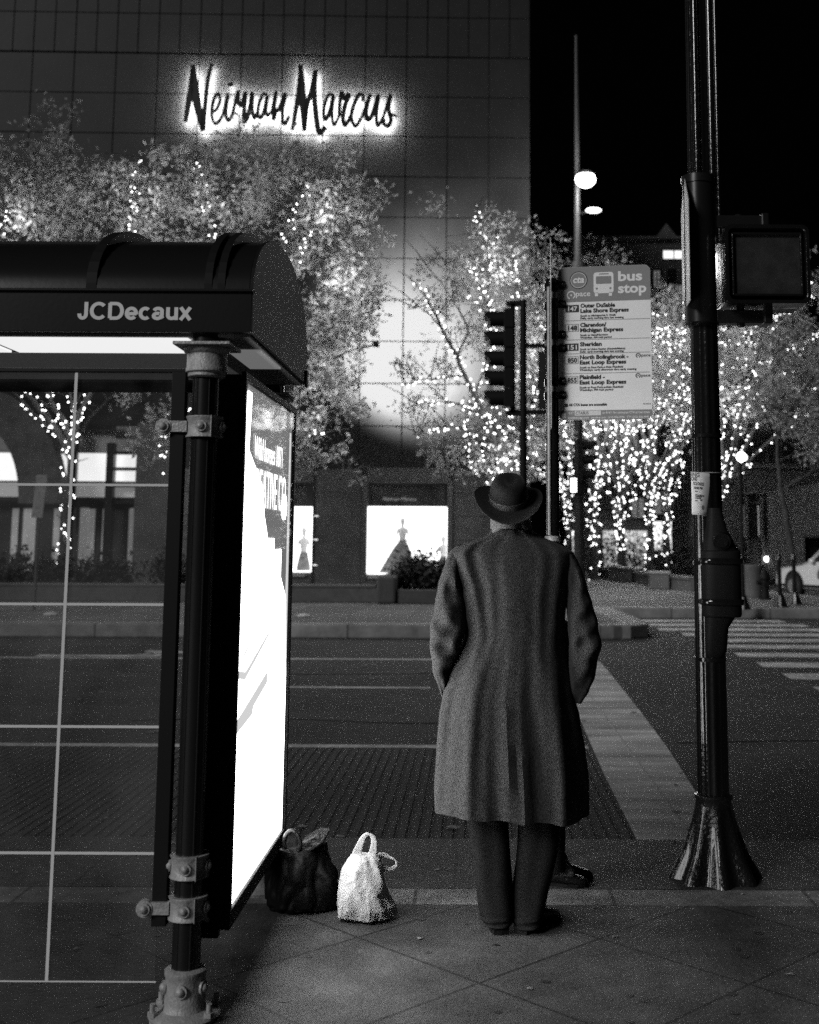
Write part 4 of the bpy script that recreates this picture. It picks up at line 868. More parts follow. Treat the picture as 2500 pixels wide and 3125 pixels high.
# dark wall behind the openings is cut by a recess: show a dark return on the store corner
# glazed entrance bay
eL = -30.; e = lambda y: bl(200, y).z
q = MB()
xb = [bl(x, 1000).x for x in (228, 358)]
MB().box(eL, bl(290, 1000).x, .9, 1.0, e(950), lz + 1.4).build('upper_glazing', mat('painted_reflection_glazing', .32, .3, var=.6, vs=1.2, spec=.8), st_, xf=BM)  # pale mottled base colour paints in reflections of the lit trees
MB().box(eL, bl(290, 1000).x, .92, 1.02, e(1010), e(950)).build('lit_glazing', mat('shop_light', .8, .6, emis=1.2, var=.35, vs=.9), st_, xf=BM)
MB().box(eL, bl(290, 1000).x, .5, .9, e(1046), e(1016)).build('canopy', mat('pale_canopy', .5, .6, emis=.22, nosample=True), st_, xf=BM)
MB().box(eL, bl(290, 1000).x, .45, .88, e(1054), e(1046)).build('canopy_edge', DARKM, st_, xf=BM)
MB().box(eL, bl(290, 1000).x, .95, 1.0, .05, e(1054)).build('entrance_wall', mat('entrance_bronze', .05, .4), st_, xf=BM)
q = MB()
for x in (10, 34, 48, 100, 122, 175, 205, 262): 
    a_ = bl(x, 1100).x; q.box(a_ - .10, a_ + .10, .90, .94, .5, e(1070))
for x0, x1 in ((258, 288), (150, 168), (268, 284)): q.box(bl(x0, 1100).x, bl(x1, 1100).x, .88, .93, .4, e(1068))
q.build('lit_door_glass', mat('door_glow', .4, .5, emis=.16, var=.5, vs=1.5, nosample=True), st_, xf=BM)
q = MB(); 
for x in (-8, 96, 196): a_ = bl(x, 1100).x; q.box(a_ - .35, a_ + .35, .62, .88, e(1037), e(1027))
q.build('canopy_vent', DARKM, st_, xf=BM)
q = MB(); a_ = bl(228, 1000).x; q.box(a_ - .14, a_ + .10, .2, .5, .3, lz + .8)
for y in (846, 880, 918, 952, 986, 1021, 1056): q.box(a_ + .1, bl(290, 1000).x, .25, .45, e(y) - .05, e(y) + .05)
for y in (838, 893): q.box(eL, a_, .6, .7, e(y) - .12, e(y) + .05)
q.box(bl(145, 1000).x - .15, bl(145, 1000).x + .1, .4, .6, .3, e(900)); q.build('mullion', DARKM, st_, xf=BM)
ar = []; c_ = bl(-40, 1060); 
for i in range(17): a_ = math.pi / 2 * i / 16; ar.append((c_.x + 2.7 * math.cos(a_), c_.z + 3.6 * math.sin(a_)))
ar2 = [(c_.x + 1.35 * math.cos(math.pi / 2 * i / 16), c_.z + 2.4 * math.sin(math.pi / 2 * i / 16)) for i in range(17)]
MB().prism(ar + ar2[::-1], -.5, .1, 'Y').build('entrance_arch', mat('arch_stone', .07, .7, var=.5, vs=4), st_, xf=BM)
MB().box(bl(290, 1000).x, bl(372, 1000).x, -.25, .08, .05, lz + 1.4).build('corner_pier', PIER, st_, xf=BM)

# mannequins standing in the display window
def mannequin(x, label, w, lean=0., gown=True, s=1.):
    p = BM @ Vector((x, 1.0, win[0][2])); m = thing('mannequin', p, label, 'mannequin')
    GW = mat('gown_lace', .11, .9, var=.7, vs=9); PALE = mat('mannequin_shell', .5, .5)
    q = MB(); H0 = win[0][2]
    prof = ((w, .0), (w * .82, .25), (w * .6, .55), (w * .42, .80), (.13, 1.0), (.11, 1.08)) if gown else ((w, 0.), (w * .9, .2), (w * .7, .4), (w * .6, .5), (.10, .6), (.08, .62))
    q.ring([[(p.x + lean * (1 - z) - (.14 * (1 - z) if gown else 0) + r * math.cos(a) * (1 + .05 * math.sin(9 * a)), p.y + r * .5 * math.sin(a), H0 + z * s) for a in [2 * math.pi * i / 28 for i in range(28)]] for r, z in prof]).build('gown' if gown else 'dress', GW, m, smooth=True)
    t0 = H0 + prof[-1][1] * s
    b = MB().ring([[(p.x + r * math.cos(a), p.y + r * .6 * math.sin(a), t0 + z * s) for a in [2 * math.pi * i / 20 for i in range(20)]] for r, z in ((.10, -.02), (.12, .12), (.15, .28), (.14, .36), (.05, .40), (.045, .46), (.07, .52), (.085, .60), (.07, .68), (.02, .71))])
    for sd in (-1, 1): b.tube([(p.x + sd * .14, p.y, t0 + .33 * s), (p.x + sd * .22, p.y - .05, t0 + .10 * s), (p.x + sd * .15, p.y - .12, t0 - .08 * s)], [.035, .03, .02], 8)
    b.build('figure', PALE, m, smooth=True)
    return m
mannequin(bl(845, 1150).x, 'mannequin in a wide floor-length patterned gown at the centre of the shop window', .62)
mannequin(bl(934, 1150).x, 'small mannequin in a short dress beside the edge of the lit shop window', .22, gown=False, s=.9)
mannequin(bl(632, 1150).x, 'dark clad mannequin in the narrow slice of shop window next to the glowing advert', .24, gown=False, s=1.1)

# ---------------------------------------------------------------- script sign with halo light
sg = thing('store_sign', BM @ Vector((bl(615, 210).x, -.25, bl(615, 210).z)), 'huge black script lettering with white halo light high on the dark facade', 'sign')
T_ = {'N': [([(40, 525), (60, 400), (82, 260), (97, 92)], 10, 16), ([(97, 92), (108, 250), (130, 400), (172, 592)], 12, 24), ([(172, 585), (185, 430), (205, 230), (237, 82)], 14, 9)],
 'e': [([(248, 450), (275, 425), (300, 365), (290, 312), (262, 335), (240, 410), (240, 490), (262, 535), (290, 520), (322, 470)], 7, 9)],
 'i': [([(322, 470), (362, 308), (345, 430), (352, 505), (372, 505), (392, 470)], 8, 9), ([(375, 228), (384, 256)], 15, 15)],
 'm': [([(392, 475), (437, 290), (440, 380), (462, 395), (492, 300), (482, 430), (480, 520), (500, 500), (520, 440), (543, 300), (543, 420), (556, 495), (582, 450)], 8, 12)],
 'a': [([(658, 318), (625, 318), (592, 390), (585, 470), (605, 490), (632, 440), (658, 322), (646, 430), (655, 475), (690, 440)], 7, 10)],
 'n': [([(690, 440), (722, 298), (706, 440), (702, 505), (722, 440), (745, 425), (792, 312), (770, 430), (772, 520), (792, 535), (818, 480)], 8, 11)],
 'M': [([(843, 585), (872, 430), (895, 250), (906, 95)], 9, 13), ([(906, 95), (918, 300), (936, 590)], 12, 21), ([(936, 590), (955, 400), (990, 280), (1018, 130)], 10, 13), ([(1018, 130), (1010, 300), (1018, 430), (1045, 600), (1095, 560)], 12, 16)],
 'a2': [([(1152, 318), (1118, 318), (1085, 400), (1080, 485), (1100, 500), (1130, 430), (1155, 322), (1142, 430), (1148, 530), (1165, 540), (1195, 480)], 7, 11)],
 'r': [([(1195, 480), (1200, 400), (1216, 300), (1232, 345), (1270, 318), (1240, 400), (1225, 500), (1238, 548), (1262, 520), (1285, 470)], 9, 13)],
 'c': [([(1368, 372), (1375, 330), (1350, 315), (1312, 380), (1288, 470), (1300, 535), (1325, 552), (1370, 480)], 7, 11)],
 'u': [([(1370, 480), (1428, 312), (1405, 420), (1405, 500), (1430, 495), (1455, 440), (1492, 318), (1478, 430), (1478, 530), (1495, 545), (1530, 480)], 8, 12)],
 's': [([(1530, 480), (1582, 318), (1568, 420), (1585, 500), (1565, 552), (1530, 535), (1540, 500)], 8, 12), ([(1560, 480), (1600, 468), (1635, 488)], 8, 5)]}
LETM = mat('sign_black', .01, .5); HALO = mat('halo_lamp', .8, .5, emis=120.)
def zpt(x, y):
    return bl((550 + x * .4058) / SS, (160 + y * .4058) / SS, -.3)
def ribbon2(pts, w0, w1, y0, y1, grow=0.):
    P = catmull([zpt(*p) for p in pts], 6); n = len(P); L = []; R = []; k = 700 / 1725 * 38 / 3600
    for i, p in enumerate(P):
        t = (P[min(i + 1, n - 1)] - P[max(i - 1, 0)]); t = Vector((t.x, 0, t.z)); t = t.normalized() if t.length else Vector((0, 0, 1)); s = Vector((t.z, 0, -t.x))
        u = i / (n - 1); w = lerp(w0, w1, math.sin(math.pi * min(1, max(0, u))) if w1 >= w0 else u) * k * 1.4 + grow
        L.append(p + s * w); R.append(p - s * w)
    mb = MB(); mb.ring([[(a.x, y0, a.z), (b.x, y0, b.z), (b.x, y1, b.z), (a.x, y1, a.z)] for a, b in zip(L, R)]); return mb
for key, strokes in T_.items():
    a_ = MB(); h_ = MB()
    for pts, w0, w1 in strokes:
        m_ = ribbon2(pts, w0, w1, -.34, -.26); a_.add(m_.v, m_.f)
        m_ = ribbon2(pts, w0, w1, -.255, -.245, -.012); h_.add(m_.v, m_.f)
    LT = a_.build('letter', LETM, sg, xf=BM); h_.build('halo_light', HALO, LT, xf=BM)

# ---------------------------------------------------------------- planters, hedges, street furniture
STONE = mat('planter_stone', .10, .75, var=.25, vs=5, bump=.3, bs=30)
def box_thing(name, mb, m, label, cat, group=None, **k): return tag(mb.build(name, m, **k), label, cat, group)
q = MB().box(-16, -2.25, 28.0, 28.35, .09, .431); q.box(-16, -2.3, 27.98, 28.4, .43, .50)
box_thing('planter_wall', q, STONE, 'long low stone planter wall in front of the hedge on the far side of the road', 'planter', bevel=.02)
DPS = mat('dark_planter_stone', .07, .75, var=.25, vs=5, bump=.3, bs=30); pl_ = thing('planter', (-.75, 27.6, .09), 'dark stone planter with raised end blocks below the shop window with the gown', 'planter')
MB().box(-1.8, .3, 27.6, 27.9, .09, .41).build('front_wall', DPS, pl_, bevel=.02)
for x in (-2.24, .3): MB().box(x, x + .44, 27.5, 30.4, .09, .72).build('end_block', DPS, pl_, bevel=.06)
def leafmass(mb, c, r, n, s, rnd, lumps=None):
    for _ in range(n):
        if lumps:
            l = rnd.choice(lumps); p = Vector([rnd.gauss(0, l[3] * .45) for _ in range(3)]) + Vector(l[:3])
        else:
            while True:
                u = Vector([rnd.uniform(-1, 1) for _ in range(3)])
                if u.length < 1: break
            p = Vector((c[0] + u.x * r[0], c[1] + u.y * r[1], c[2] + u.z * r[2]))
        a = Vector([rnd.gauss(0, 1) for _ in range(3)]).normalized(); b = a.cross(Vector([rnd.gauss(0, 1) for _ in range(3)])).normalized(); k = s * rnd.uniform(.6, 1.3)
        o = len(mb.v); mb.v += [tuple(p - a * k), tuple(p + b * k * .45), tuple(p + a * k), tuple(p - b * k * .45)]; mb.f.append((o, o + 1, o + 2, o + 3))
def raw(mb, name, m, parent=None):
    me = bpy.data.meshes.new(name); me.from_pydata(mb.v, [], mb.f); me.materials.append(m); o = bpy.data.objects.new(name, me); COL.objects.link(o)
    if parent: o.parent = parent; o.matrix_parent_inverse = parent.matrix_basis.inverted()
    return o
LEAFD = mat('evergreen_leaf', .02, .6, var=.5, vs=3); BARK = mat('bark', .05, .9, var=.4, vs=12, bump=.6, bs=20)
def hedge(x0, x1, y, yw, z0, z1, label, seed, n, name='hedge'):
    r = random.Random(seed); h = thing(name, ((x0 + x1) / 2, y, z0), label, name)
    q = MB(); lumps = []
    k = max(2, int((x1 - x0) / .5))
    for i in range(k): lumps.append((lerp(x0, x1, (i + .5) / k), y + r.uniform(-yw, yw) * .4, lerp(z0, z1, .55) + r.uniform(-.08, .10), (z1 - z0) * .75))
    leafmass(q, None, None, n, .07, r, lumps); raw(q, 'foliage', LEAFD, h)
    for i in range(k): x = lerp(x0, x1, (i + .5) / k); MB().cyl((x, y, z0), (x + r.uniform(-.1, .1), y, lerp(z0, z1, .6)), .03, .015, 6).build('stem', BARK, h)
    return h
hedge(-15.5, -8.4, 29.6, .9, .40, .98, 'dark clipped hedge behind the planter wall, under the light-wrapped tree', 1, 7000)
hedge(-8.0, -5.4, 29.6, .9, .40, .95, 'short dark hedge behind the planter wall, next to the entrance corner', 2, 3500)
hedge(-1.75, -.9, 28.9, .45, .35, .98, 'round dark bush in the stone planter in front of the mannequin', 3, 2600, 'bush')
hedge(-.7, .25, 28.9, .45, .35, .95, 'dark bush in the stone planter beside the overcoat sleeve', 4, 2600, 'bush')
hedge(4.3, 11.0, 47.5, 1.4, .1, 1.55, 'long dark hedge below the cluster of trunks wrapped in lights', 5, 6000)
for i, (x, y, y0, lab) in enumerate(((1298, 1225, 1191, 'pale stone pillar on the far low wall, first of the close pair'), (1320, 1227, 1194, 'pale stone pillar with bright cap, second of the close pair'), (1391, 1240, 1203, 'wide pale stone pillar alone at the near end of the low wall'))):
    p = Gr(x, y, .09); t_ = W(x, y0, p.y).z; w = .20 if i < 2 else .28
    q = MB().box(p.x - w, p.x + w, p.y, p.y + w * 2, .09, t_ - .08); 
    c_ = MB().box(p.x - w - .05, p.x + w + .05, p.y - .05, p.y + w * 2 + .05, t_ - .08, t_)
    o = thing('stone_pillar', p, lab, 'pillar', 'stone pillars of the low wall'); q.build('shaft', mat('pale_stone', .2, .7, var=.2, vs=4), o, bevel=.02); c_.build('cap', mat('cap_stone', .5, .6), o, bevel=.02)
for (xa, ya), (xb_, yb), lab in (((1240, 1213), (1290, 1222), 'low sloping stone wall between the man and the paired pillars'), ((1330, 1226), (1380, 1236), 'low stone wall running between the paired pillars and the lone pillar'), ((1402, 1238), (1455, 1246), 'low stone wall running from the lone pillar toward the traffic pole')):
    A, B = Gr(xa, ya, .09), Gr(xb_, yb, .09); d = B - A; L = d.length; an = math.atan2(d.y, d.x)
    q = MB().box(0, L, 0, .4, .09, .42); q.box(-.0, L, -.05, .45, .42, .5); o = q.build('low_wall', mat('wall_stone', .12, .7, var=.2, vs=4), xf=Matrix.Translation((A.x, A.y, 0)) @ Matrix.Rotation(an, 4, 'Z')); tag(o, lab, 'low wall')
def bollard(x, y, label):
    p = Gr(x, y, .09); o = thing('bollard', p, label, 'bollard', 'black iron bollards at the corner')
    h = 1.17
    MB().lathe([(.055, .30), (.05, .5), (.047, h - .16), (.06, h - .14), (.06, h - .11), (.05, h - .10), (.055, h - .04), (.035, h), (.002, h + .03)], (p.x, p.y, p.z), 20).build('post', BLK, o, smooth=True)
    n = 40; MB().ring([[(p.x + r * (1 + .07 * math.cos(8 * a)) * math.cos(a), p.y + r * (1 + .07 * math.cos(8 * a)) * math.sin(a), p.z + z) for a in [2 * math.pi * i / n for i in range(n)]] for r, z in ((.17, 0), (.155, .04), (.12, .15), (.085, .25), (.07, .30), (.05, .31))]).build('foot', BLK, o, smooth=True)
bollard(1565, 1283, 'black iron bollard right beside the traffic pole housing'); bollard(1643, 1278, 'black iron bollard in front of the hydrant, nearer of the pair'); bollard(1674, 1272, 'black iron bollard standing against the white car')
p = Gr(1612, 1262, .09); o = thing('fire_hydrant', p, 'dark fire hydrant on the far corner between two bollards', 'hydrant')
MB().lathe([(.16, 0), (.16, .04), (.11, .05), (.10, .10), (.10, .50), (.13, .52), (.13, .57), (.11, .60), (.08, .70), (.03, .75), (.03, .80), (.001, .81)], p, 20).build('barrel', BLKM, o, smooth=True)
q = MB(); q.cyl(p + Vector((-.22, 0, .42)), p + Vector((.22, 0, .42)), .055, n=12); q.cyl(p + Vector((0, -.20, .38)), p + Vector((0, 0, .38)), .07, n=12); q.build('nozzle', BLKM, o, smooth=True)
p = Gr(1588, 1258, .09); q = MB().lathe([(.20, 0), (.22, .1), (.24, .75), (.27, .80), (.27, .86), (.22, .86), (.20, .8)], p, 24); tag(q.build('planter_pot', mat('pot_stone', .12, .7, var=.3, vs=3), smooth=True), 'round stone planter pot behind the bollards near the hydrant', 'planter')

# traffic signals
def head(mb, x, y, z, face, n=3, s=.33, w=.16):
    fx, fy = math.cos(face), math.sin(face)
    vis = MB()
    for i in range(n):
        zc = z - i * s; mb.prism([(x + a * fx - b * fy, y + a * fy + b * fx) for a, b in ((-.12, -w), (.06, -w), (.06, w), (-.12, w))], zc - s * .48, zc + s * .48, 'Z')
        R = []
        for d, r in ((.06, .145), (.32, .145)):
            R.append([(x + fx * (d + (.10 if (math.sin(a) > 0 and d > .1) else 0)) - fy * r * math.cos(a), y + fy * (d + (.10 if (math.sin(a) > 0 and d > .1) else 0)) + fx * r * math.cos(a), zc + r * math.sin(a)) for a in [2 * math.pi * k / 20 for k in range(20)]])
        vis.ring(R)
    return vis
sp = W(1102, 1000, 21.6); t1 = thing('traffic_signal', (sp.x, 21.6, .09), 'black five-lens traffic signal in profile on a slim pole above the hat', 'traffic signal')
zt0 = W(1102, 632, 21.6).z; MB().cyl((sp.x, 21.6, .09), (sp.x, 21.6, zt0), .075, .06, 16).build('pole', BLKM, t1, smooth=True)
z_top = W(1040, 672, 21.6).z; z_bot = W(1040, 838, 21.6).z; s5 = (z_top - z_bot) / 4
hx_ = W(1068, 700, 21.6).x
q = MB(); v = head(q, hx_, 21.6, z_top, math.pi, 5, s5); Hd = q.build('signal_head', BLKM, t1, bevel=.01); 
for i in range(5):
    q = MB(); v = head(MB(), hx_, 21.6, z_top - i * s5, math.pi, 1, s5); v.build('visor', BLKM, Hd, smooth=True)
q = MB(); za, zb = W(1090, 640, 21.6).z, W(1090, 870, 21.6).z
for z in (za, zb): q.box(hx_ - .02, sp.x + .02, 21.56, 21.64, z - .05, z + .05)
q.box(hx_ + .06, hx_ + .15, 21.56, 21.64, zb, za); xx = W(1150, 800, 21.6).x
for z in (W(1130, 728, 21.6).z, W(1130, 868, 21.6).z): q.box(sp.x, xx, 21.57, 21.63, z - .04, z + .04)
q.build('signal_bracket', BLKM, t1); q = MB(); zz = W(1145, 760, 21.6).z; v = head(q, xx + .05, 21.6, zz, math.radians(60), 3, .36); H2 = q.build('signal_head', BLKM, t1, bevel=.01); v.build('visor', BLKM, H2)
sp = W(1222, 1240, 38.2); xq = W(1218, 800, 38.2).x
t2 = thing('street_lamp', (xq, 38.2, .09), 'very tall street lamp pole with one blazing lamp and a smaller lamp below', 'street lamp')
q = MB().tube([(xq, 38.2, .09), (xq, 38.2, W(1218, 560, 38.2).z), (xq, 38.2, W(1216, 75, 38.2).z)], [.19, .12, .05], 16); q.cyl((xq, 38.2, W(1218, 565, 38.2).z), (xq, 38.2, W(1218, 552, 38.2).z), .2, n=16)
q.build('pole', mat('grey_pole', .05, .5, .3), t2, smooth=True)
LPH = W(1233, 378, 37.6)
q = MB().tube([(xq, 38.2, LPH.z - .1), (LPH.x, 37.7, LPH.z + .12)], .05, 8); q.build('arm', mat('grey_pole', .12, .5, .3), t2)
q = MB().lathe([(.16, .30), (.26, .22), (.30, .16), (.30, .14)], LPH, 20); q.build('lamp_housing', DARKM, t2, smooth=True)
MB().sph(LPH, .34, 16, sz=.8).build('lamp_globe', mat('lamp_glow', .8, .4, emis=25., nosample=True), t2, smooth=True)
P2 = W(1250, 443, 37.6); MB().tube([(xq, 38.2, P2.z), (P2.x, 37.7, P2.z + .08)], .04, 8).build('arm', DARKM, t2)
MB().sph(P2, .22, 14, sx=1.2, sz=.36).build('lamp_globe', mat('second_lamp_glow', .8, .4, emis=3., nosample=True), t2, smooth=True)
ll = bpy.data.lights.new('lamp_light', 'POINT'); ll.energy = 500; ll.shadow_soft_size = .35; lo = bpy.data.objects.new('lamp_light', ll); COL.objects.link(lo); lo.location = LPH - Vector((0, .75, .1)); lo.parent = t2; lo.matrix_parent_inverse = t2.matrix_basis.inverted()
yS = 37.6; q = MB(); zc = W(1228, 938, yS).z; xh = W(1228, 938, yS).x
t3 = thing('traffic_signal', (xq, 37.9, .09), 'small black traffic signal on the lamp post in front of the lit trees', 'traffic signal'); v = head(q, xh, yS, zc, math.radians(-25), 3, .46, .2); H = q.build('signal_head', BLKM, t3); v.build('visor', BLKM, H)
pw_ = W(1207, 1021, yS); tp2 = thing('pedestrian_signal', pw_, 'small pedestrian signal glowing white on the far lamp post', 'pedestrian signal')
MB().box(pw_.x - .08, pw_.x + .42, yS, yS + .25, pw_.z - .30, pw_.z + .28).build('signal_box', BLKM, tp2); MB().box(pw_.x - .07, pw_.x + .10, yS - .02, yS - .004, pw_.z - .22, pw_.z + .2).build('walk_symbol', mat('walk_glow', .8, .5, emis=6., nosample=True), tp2)
MB().box(pw_.x + .1, pw_.x + .5, yS + .1, yS + .2, pw_.z - .2, pw_.z + .05).build('bracket', BLKM, tp2)
# globe street lamp right of the traffic pole
g_ = W(1561, 962, 39.); t4 = thing('globe_lamp', (g_.x, 39, .09), 'globe street lamp glowing just right of the traffic pole', 'street lamp')
MB().cyl((g_.x - .05, 39, .09), (g_.x - .05, 39, g_.z - .2), .07, n=12).build('pole', DARKM, t4); MB().sph(g_, .16, 16).build('globe', mat('globe_glow', .8, .4, emis=7., nosample=True), t4, smooth=True); MB().sph(g_ + Vector((.17, .3, 0)), .11, 12).build('globe', mat('globe_glow', .8, .4, emis=2.5, nosample=True), t4, smooth=True)
# parking sign behind the shelter glass
p = W(72, 1275, 24.5); a_, b_ = W(85, 1010, 24.5), W(85, 1090, 24.5); t5 = thing('parking_sign', (a_.x, 24.5, .09), 'narrow parking sign on a leaning post seen through the shelter glass', 'sign')
MB().cyl((p.x, 24.5, .09), (a_.x + .03, 24.5, W(88, 975, 24.5).z), .035, n=10).build('post', mat('sign_post', .12, .5, .5), t5); MB().prism([(a_.x - .12, b_.z), (a_.x + .10, b_.z), (a_.x + .16, a_.z + .1), (a_.x - .06, a_.z + .1)], 24.44, 24.455, 'Y').build('plate', mat('plate_face', .30, .6, var=.4, vs=14), t5)
# ---------------------------------------------------------------- trees and their strings of lights
LEAF = mat('autumn_leaf', .36, .65, var=.5, vs=2.2); LEAF.node_tree.nodes['Principled BSDF'].inputs['Transmission Weight'].default_value = 0
nt = LEAF.node_tree; pb = nt.nodes['Principled BSDF']; ou = nt.nodes['Material Output']; tl = nt.nodes.new('ShaderNodeBsdfTranslucent'); tl.inputs[0].default_value = (.22, .22, .22, 1); m_ = nt.nodes.new('ShaderNodeMixShader'); m_.inputs[0].default_value = .35
nt.links.new(pb.outputs[0], m_.inputs[1]); nt.links.new(tl.outputs[0], m_.inputs[2]); nt.links.new(m_.outputs[0], ou.inputs['Surface'])
BULB = mat('bulb', .9, .4, emis=13., nosample=True)
bmesh_me = None
def bulb_mesh(r):
    q = MB().sph((0, 0, 0), r, 6); me = bpy.data.meshes.new('bulb'); me.from_pydata(q.v, [], q.f); me.materials.append(BULB); return me
def add_bulbs(pts, parent, r, k=100):
    me = bulb_mesh(r)
    pts = list(pts); pts.sort(key=lambda p: p[1]); near, rest = pts[:k], pts[k:]
    for p in near:
        o = bpy.data.objects.new('bulb', me); COL.objects.link(o); o.parent = parent; o.location = Vector(p) - parent.location
    if rest:
        q = MB()
        for p in rest: q.sph(p, r, 6)
        tag(raw(q, 'bulb', BULB, parent), kind='stuff')
def wrap(P, rad, step, rnd, dens=1.):
    """bulbs spiralling round a limb"""
    out = []; acc = 0
    for a, b in zip(P, P[1:]):
        L = (b - a).length; acc += L * dens
        while acc > step:
            acc -= step * rnd.uniform(.6, 1.4); t = rnd.random(); q = rnd.uniform(0, 2 * math.pi); r = rad * rnd.uniform(.7, 1.2)
            d = (b - a).normalized(); s = d.cross(Vector((0, 1, 0))).normalized(); u = s.cross(d)
            out.append(a.lerp(b, t) + s * r * math.cos(q) + u * r * math.sin(q))
    return out
def tree(base, limbs, lumps, nleaf, ls, label, slabel, seed, trunk_r=.16, bare=.0, bulb_r=.022, step=.16, dens=1., powers=(), lit=None, name='tree', twigs=2, maxb=100):
    """limbs: polylines in world points with start radius and whether they carry lights; lumps: leaf clumps x,y,z,r"""
    r = random.Random(seed); t = thing(name, base, label, 'tree', 'street trees with string lights'); tm = MB(); first = True; bulbs = []; wire = MB()
    for P, rad, lights in limbs:
        C = catmull(P, 5); n = len(C); C = [c + Vector([r.gauss(0, .02) for _ in range(3)]) for c in C]; C[0] = Vector(P[0])
        tm.tube(C, [max(.012, rad * (1 - .8 * i / (n - 1))) for i in range(n)], 7)
        for k in range(twigs * 3):
            i = r.randrange(n // 3, n); d = Vector((r.gauss(0, 1), r.gauss(0, .7), abs(r.gauss(.5, .6)))).normalized(); L = r.uniform(.5, 1.3); q0 = C[i]
            tm.tube([q0, q0 + d * L * .5 + Vector((0, 0, .05)), q0 + d * L], [.02, .013, .006], 4)
        if lights:
            cut = int(n * (lights if isinstance(lights, float) else 1)); bulbs += wrap(C[:cut], rad * .8 + .05, step, r, dens); wire.tube(C[:cut], .008, 4)
    tm.build('trunk', BARK, t, smooth=True)
    q = MB(); L = []
    for l in lumps:
        L.append((l[0], l[1], l[2], l[3] * .55))
        for _ in range(16):
            L.append((l[0] + r.gauss(0, l[3] * .48), l[1] + r.gauss(0, l[3] * .45), l[2] + r.gauss(0, l[3] * .48), l[3] * r.uniform(.22, .48)))
    tot = sum(a[3] ** 2 for a in L)
    for l in L: leafmass(q, None, None, int(nleaf * l[3] ** 2 / tot), ls, r, [l])
    raw(q, 'crown', LEAF, t)
    if bulbs:
        s = thing('string_lights', base, slabel, 'string lights', 'fairy lights wound round the trees'); wire.build('cable', BLKM, s); add_bulbs(bulbs, s, bulb_r, maxb)
        for (x, y, z, e, ss) in powers:
            l = bpy.data.lights.new('string_glow', 'POINT'); l.energy = e; l.shadow_soft_size = ss; lo = bpy.data.objects.new('string_glow', l); COL.objects.link(lo); lo.location = (x, y, z); lo.parent = s; lo.matrix_parent_inverse = s.matrix_basis.inverted()
    return t
def wl(L, Y): return [W(p[0], p[1], Y + (p[2] if len(p) > 2 else 0)) for p in L]
# tree behind the glass
Y = 30.4
lA = [(wl([(135, 1200), (138, 1090), (148, 960)], Y), .17, True), (wl([(148, 960), (128, 920), (100, 880), (60, 830), (20, 780), (-10, 700)], Y), .10, .8), (wl([(148, 960), (140, 900), (112, 850), (95, 800), (90, 700), (130, 560)], Y, ), .09, .6),
      (wl([(148, 965), (160, 900), (178, 850), (200, 810), (235, 700), (280, 470, .5), (292, 330, .6)], Y), .09, True), (wl([(150, 940), (158, 880), (150, 820), (170, 760), (195, 440)], Y), .06, .7), (wl([(-10, 700), (5, 480), (20, 440)], Y), .05, True),
      (wl([(128, 920), (80, 880), (20, 820), (-40, 800)], Y), .05, .6), (wl([(148, 960), (190, 880), (240, 830), (300, 760)], Y + 1), .05, False)]
lumps = [tuple(W(x, y, Y + d)) + (r,) for x, y, d, r in ((40, 360, 0, 1.4), (120, 330, .5, 1.3), (170, 420, -.4, 1.3), (290, 370, 0, 1.0), (330, 440, .4, .9), (250, 470, 0, 1.2), (60, 460, -.6, 1.3), (200, 560, 0, 1.3), (90, 600, .3, 1.3), (320, 560, 0, 1.1), (-60, 420, 0, 1.4), (20, 720, 0, 1.0), (300, 800, .5, .8), (340, 700, .4, .9))]
pa = [tuple(W(x, y, Y - 1.3)) + (e * 1.5, .5) for x, y, e in ((30, 470, 60), (285, 420, 60), (150, 860, 60))]
tree((lA[0][0][0].x, Y, .1), lA, lumps, 9500, .085, 'leafy tree with a light-wrapped forked trunk seen through the shelter glass', 'white lights wound up the forked trunk seen through the shelter glass', 11, powers=pa, dens=1.9)
Y = 29.6
lB = [(wl([(430, 1200), (440, 1080), (470, 960)], Y), .17, True), (wl([(470, 960), (470, 820), (458, 640), (445, 470), (412, 345)], Y), .10, True), (wl([(470, 960), (540, 820), (600, 680), (625, 550), (660, 470), (730, 412)], Y), .10, True), (wl([(600, 680), (590, 560), (600, 500), (660, 380)], Y - .5), .06, True),
      (wl([(470, 960), (560, 930), (640, 905), (700, 925)], Y), .06, .95), (wl([(470, 900), (400, 860), (345, 900), (350, 1000)], Y), .06, True), (wl([(470, 820), (560, 700), (500, 480)], Y + .6), .06, False), (wl([(640, 905), (690, 1000), (730, 1010)], Y - .3), .03, False), (wl([(600, 680), (700, 640), (770, 640)], Y), .05, False)]
lumps = [tuple(W(x, y, Y + d)) + (r,) for x, y, d, r in ((400, 385, 0, 1.0), (470, 365, .4, 1.1), (560, 362, -.3, 1.2), (640, 375, .4, 1.0), (700, 400, 0, .8), (440, 420, .3, 1.1), (560, 420, 0, 1.3), (660, 440, -.4, 1.2), (740, 450, 0, .9), (780, 500, 0, .6), (640, 540, .4, 1.2), (720, 600, 0, 1.1), (770, 620, -.2, .75), (700, 700, .2, 1.1), (660, 780, 0, 1.1), (760, 700, 0, .7), (720, 820, 0, .8), (650, 900, .2, .9), (700, 960, 0, .6), (500, 560, .4, 1.2), (420, 520, .4, 1.), (620, 980, 0, .5), (345, 920, 0, .8))]
pb_ = [tuple(W(x, y, Y - 1.4)) + (e * 1.6, .5) for x, y, e in ((430, 420, 50), (700, 450, 75), (715, 600, 75), (670, 820, 75))]
tree((lB[0][0][0].x, Y, .1), lB, lumps, 16500, .085, 'broad leafy tree whose top overlaps the bottom of the script sign', 'sparse white lights in the broad leafy tree under the script sign', 12, powers=pb_, dens=1.3)
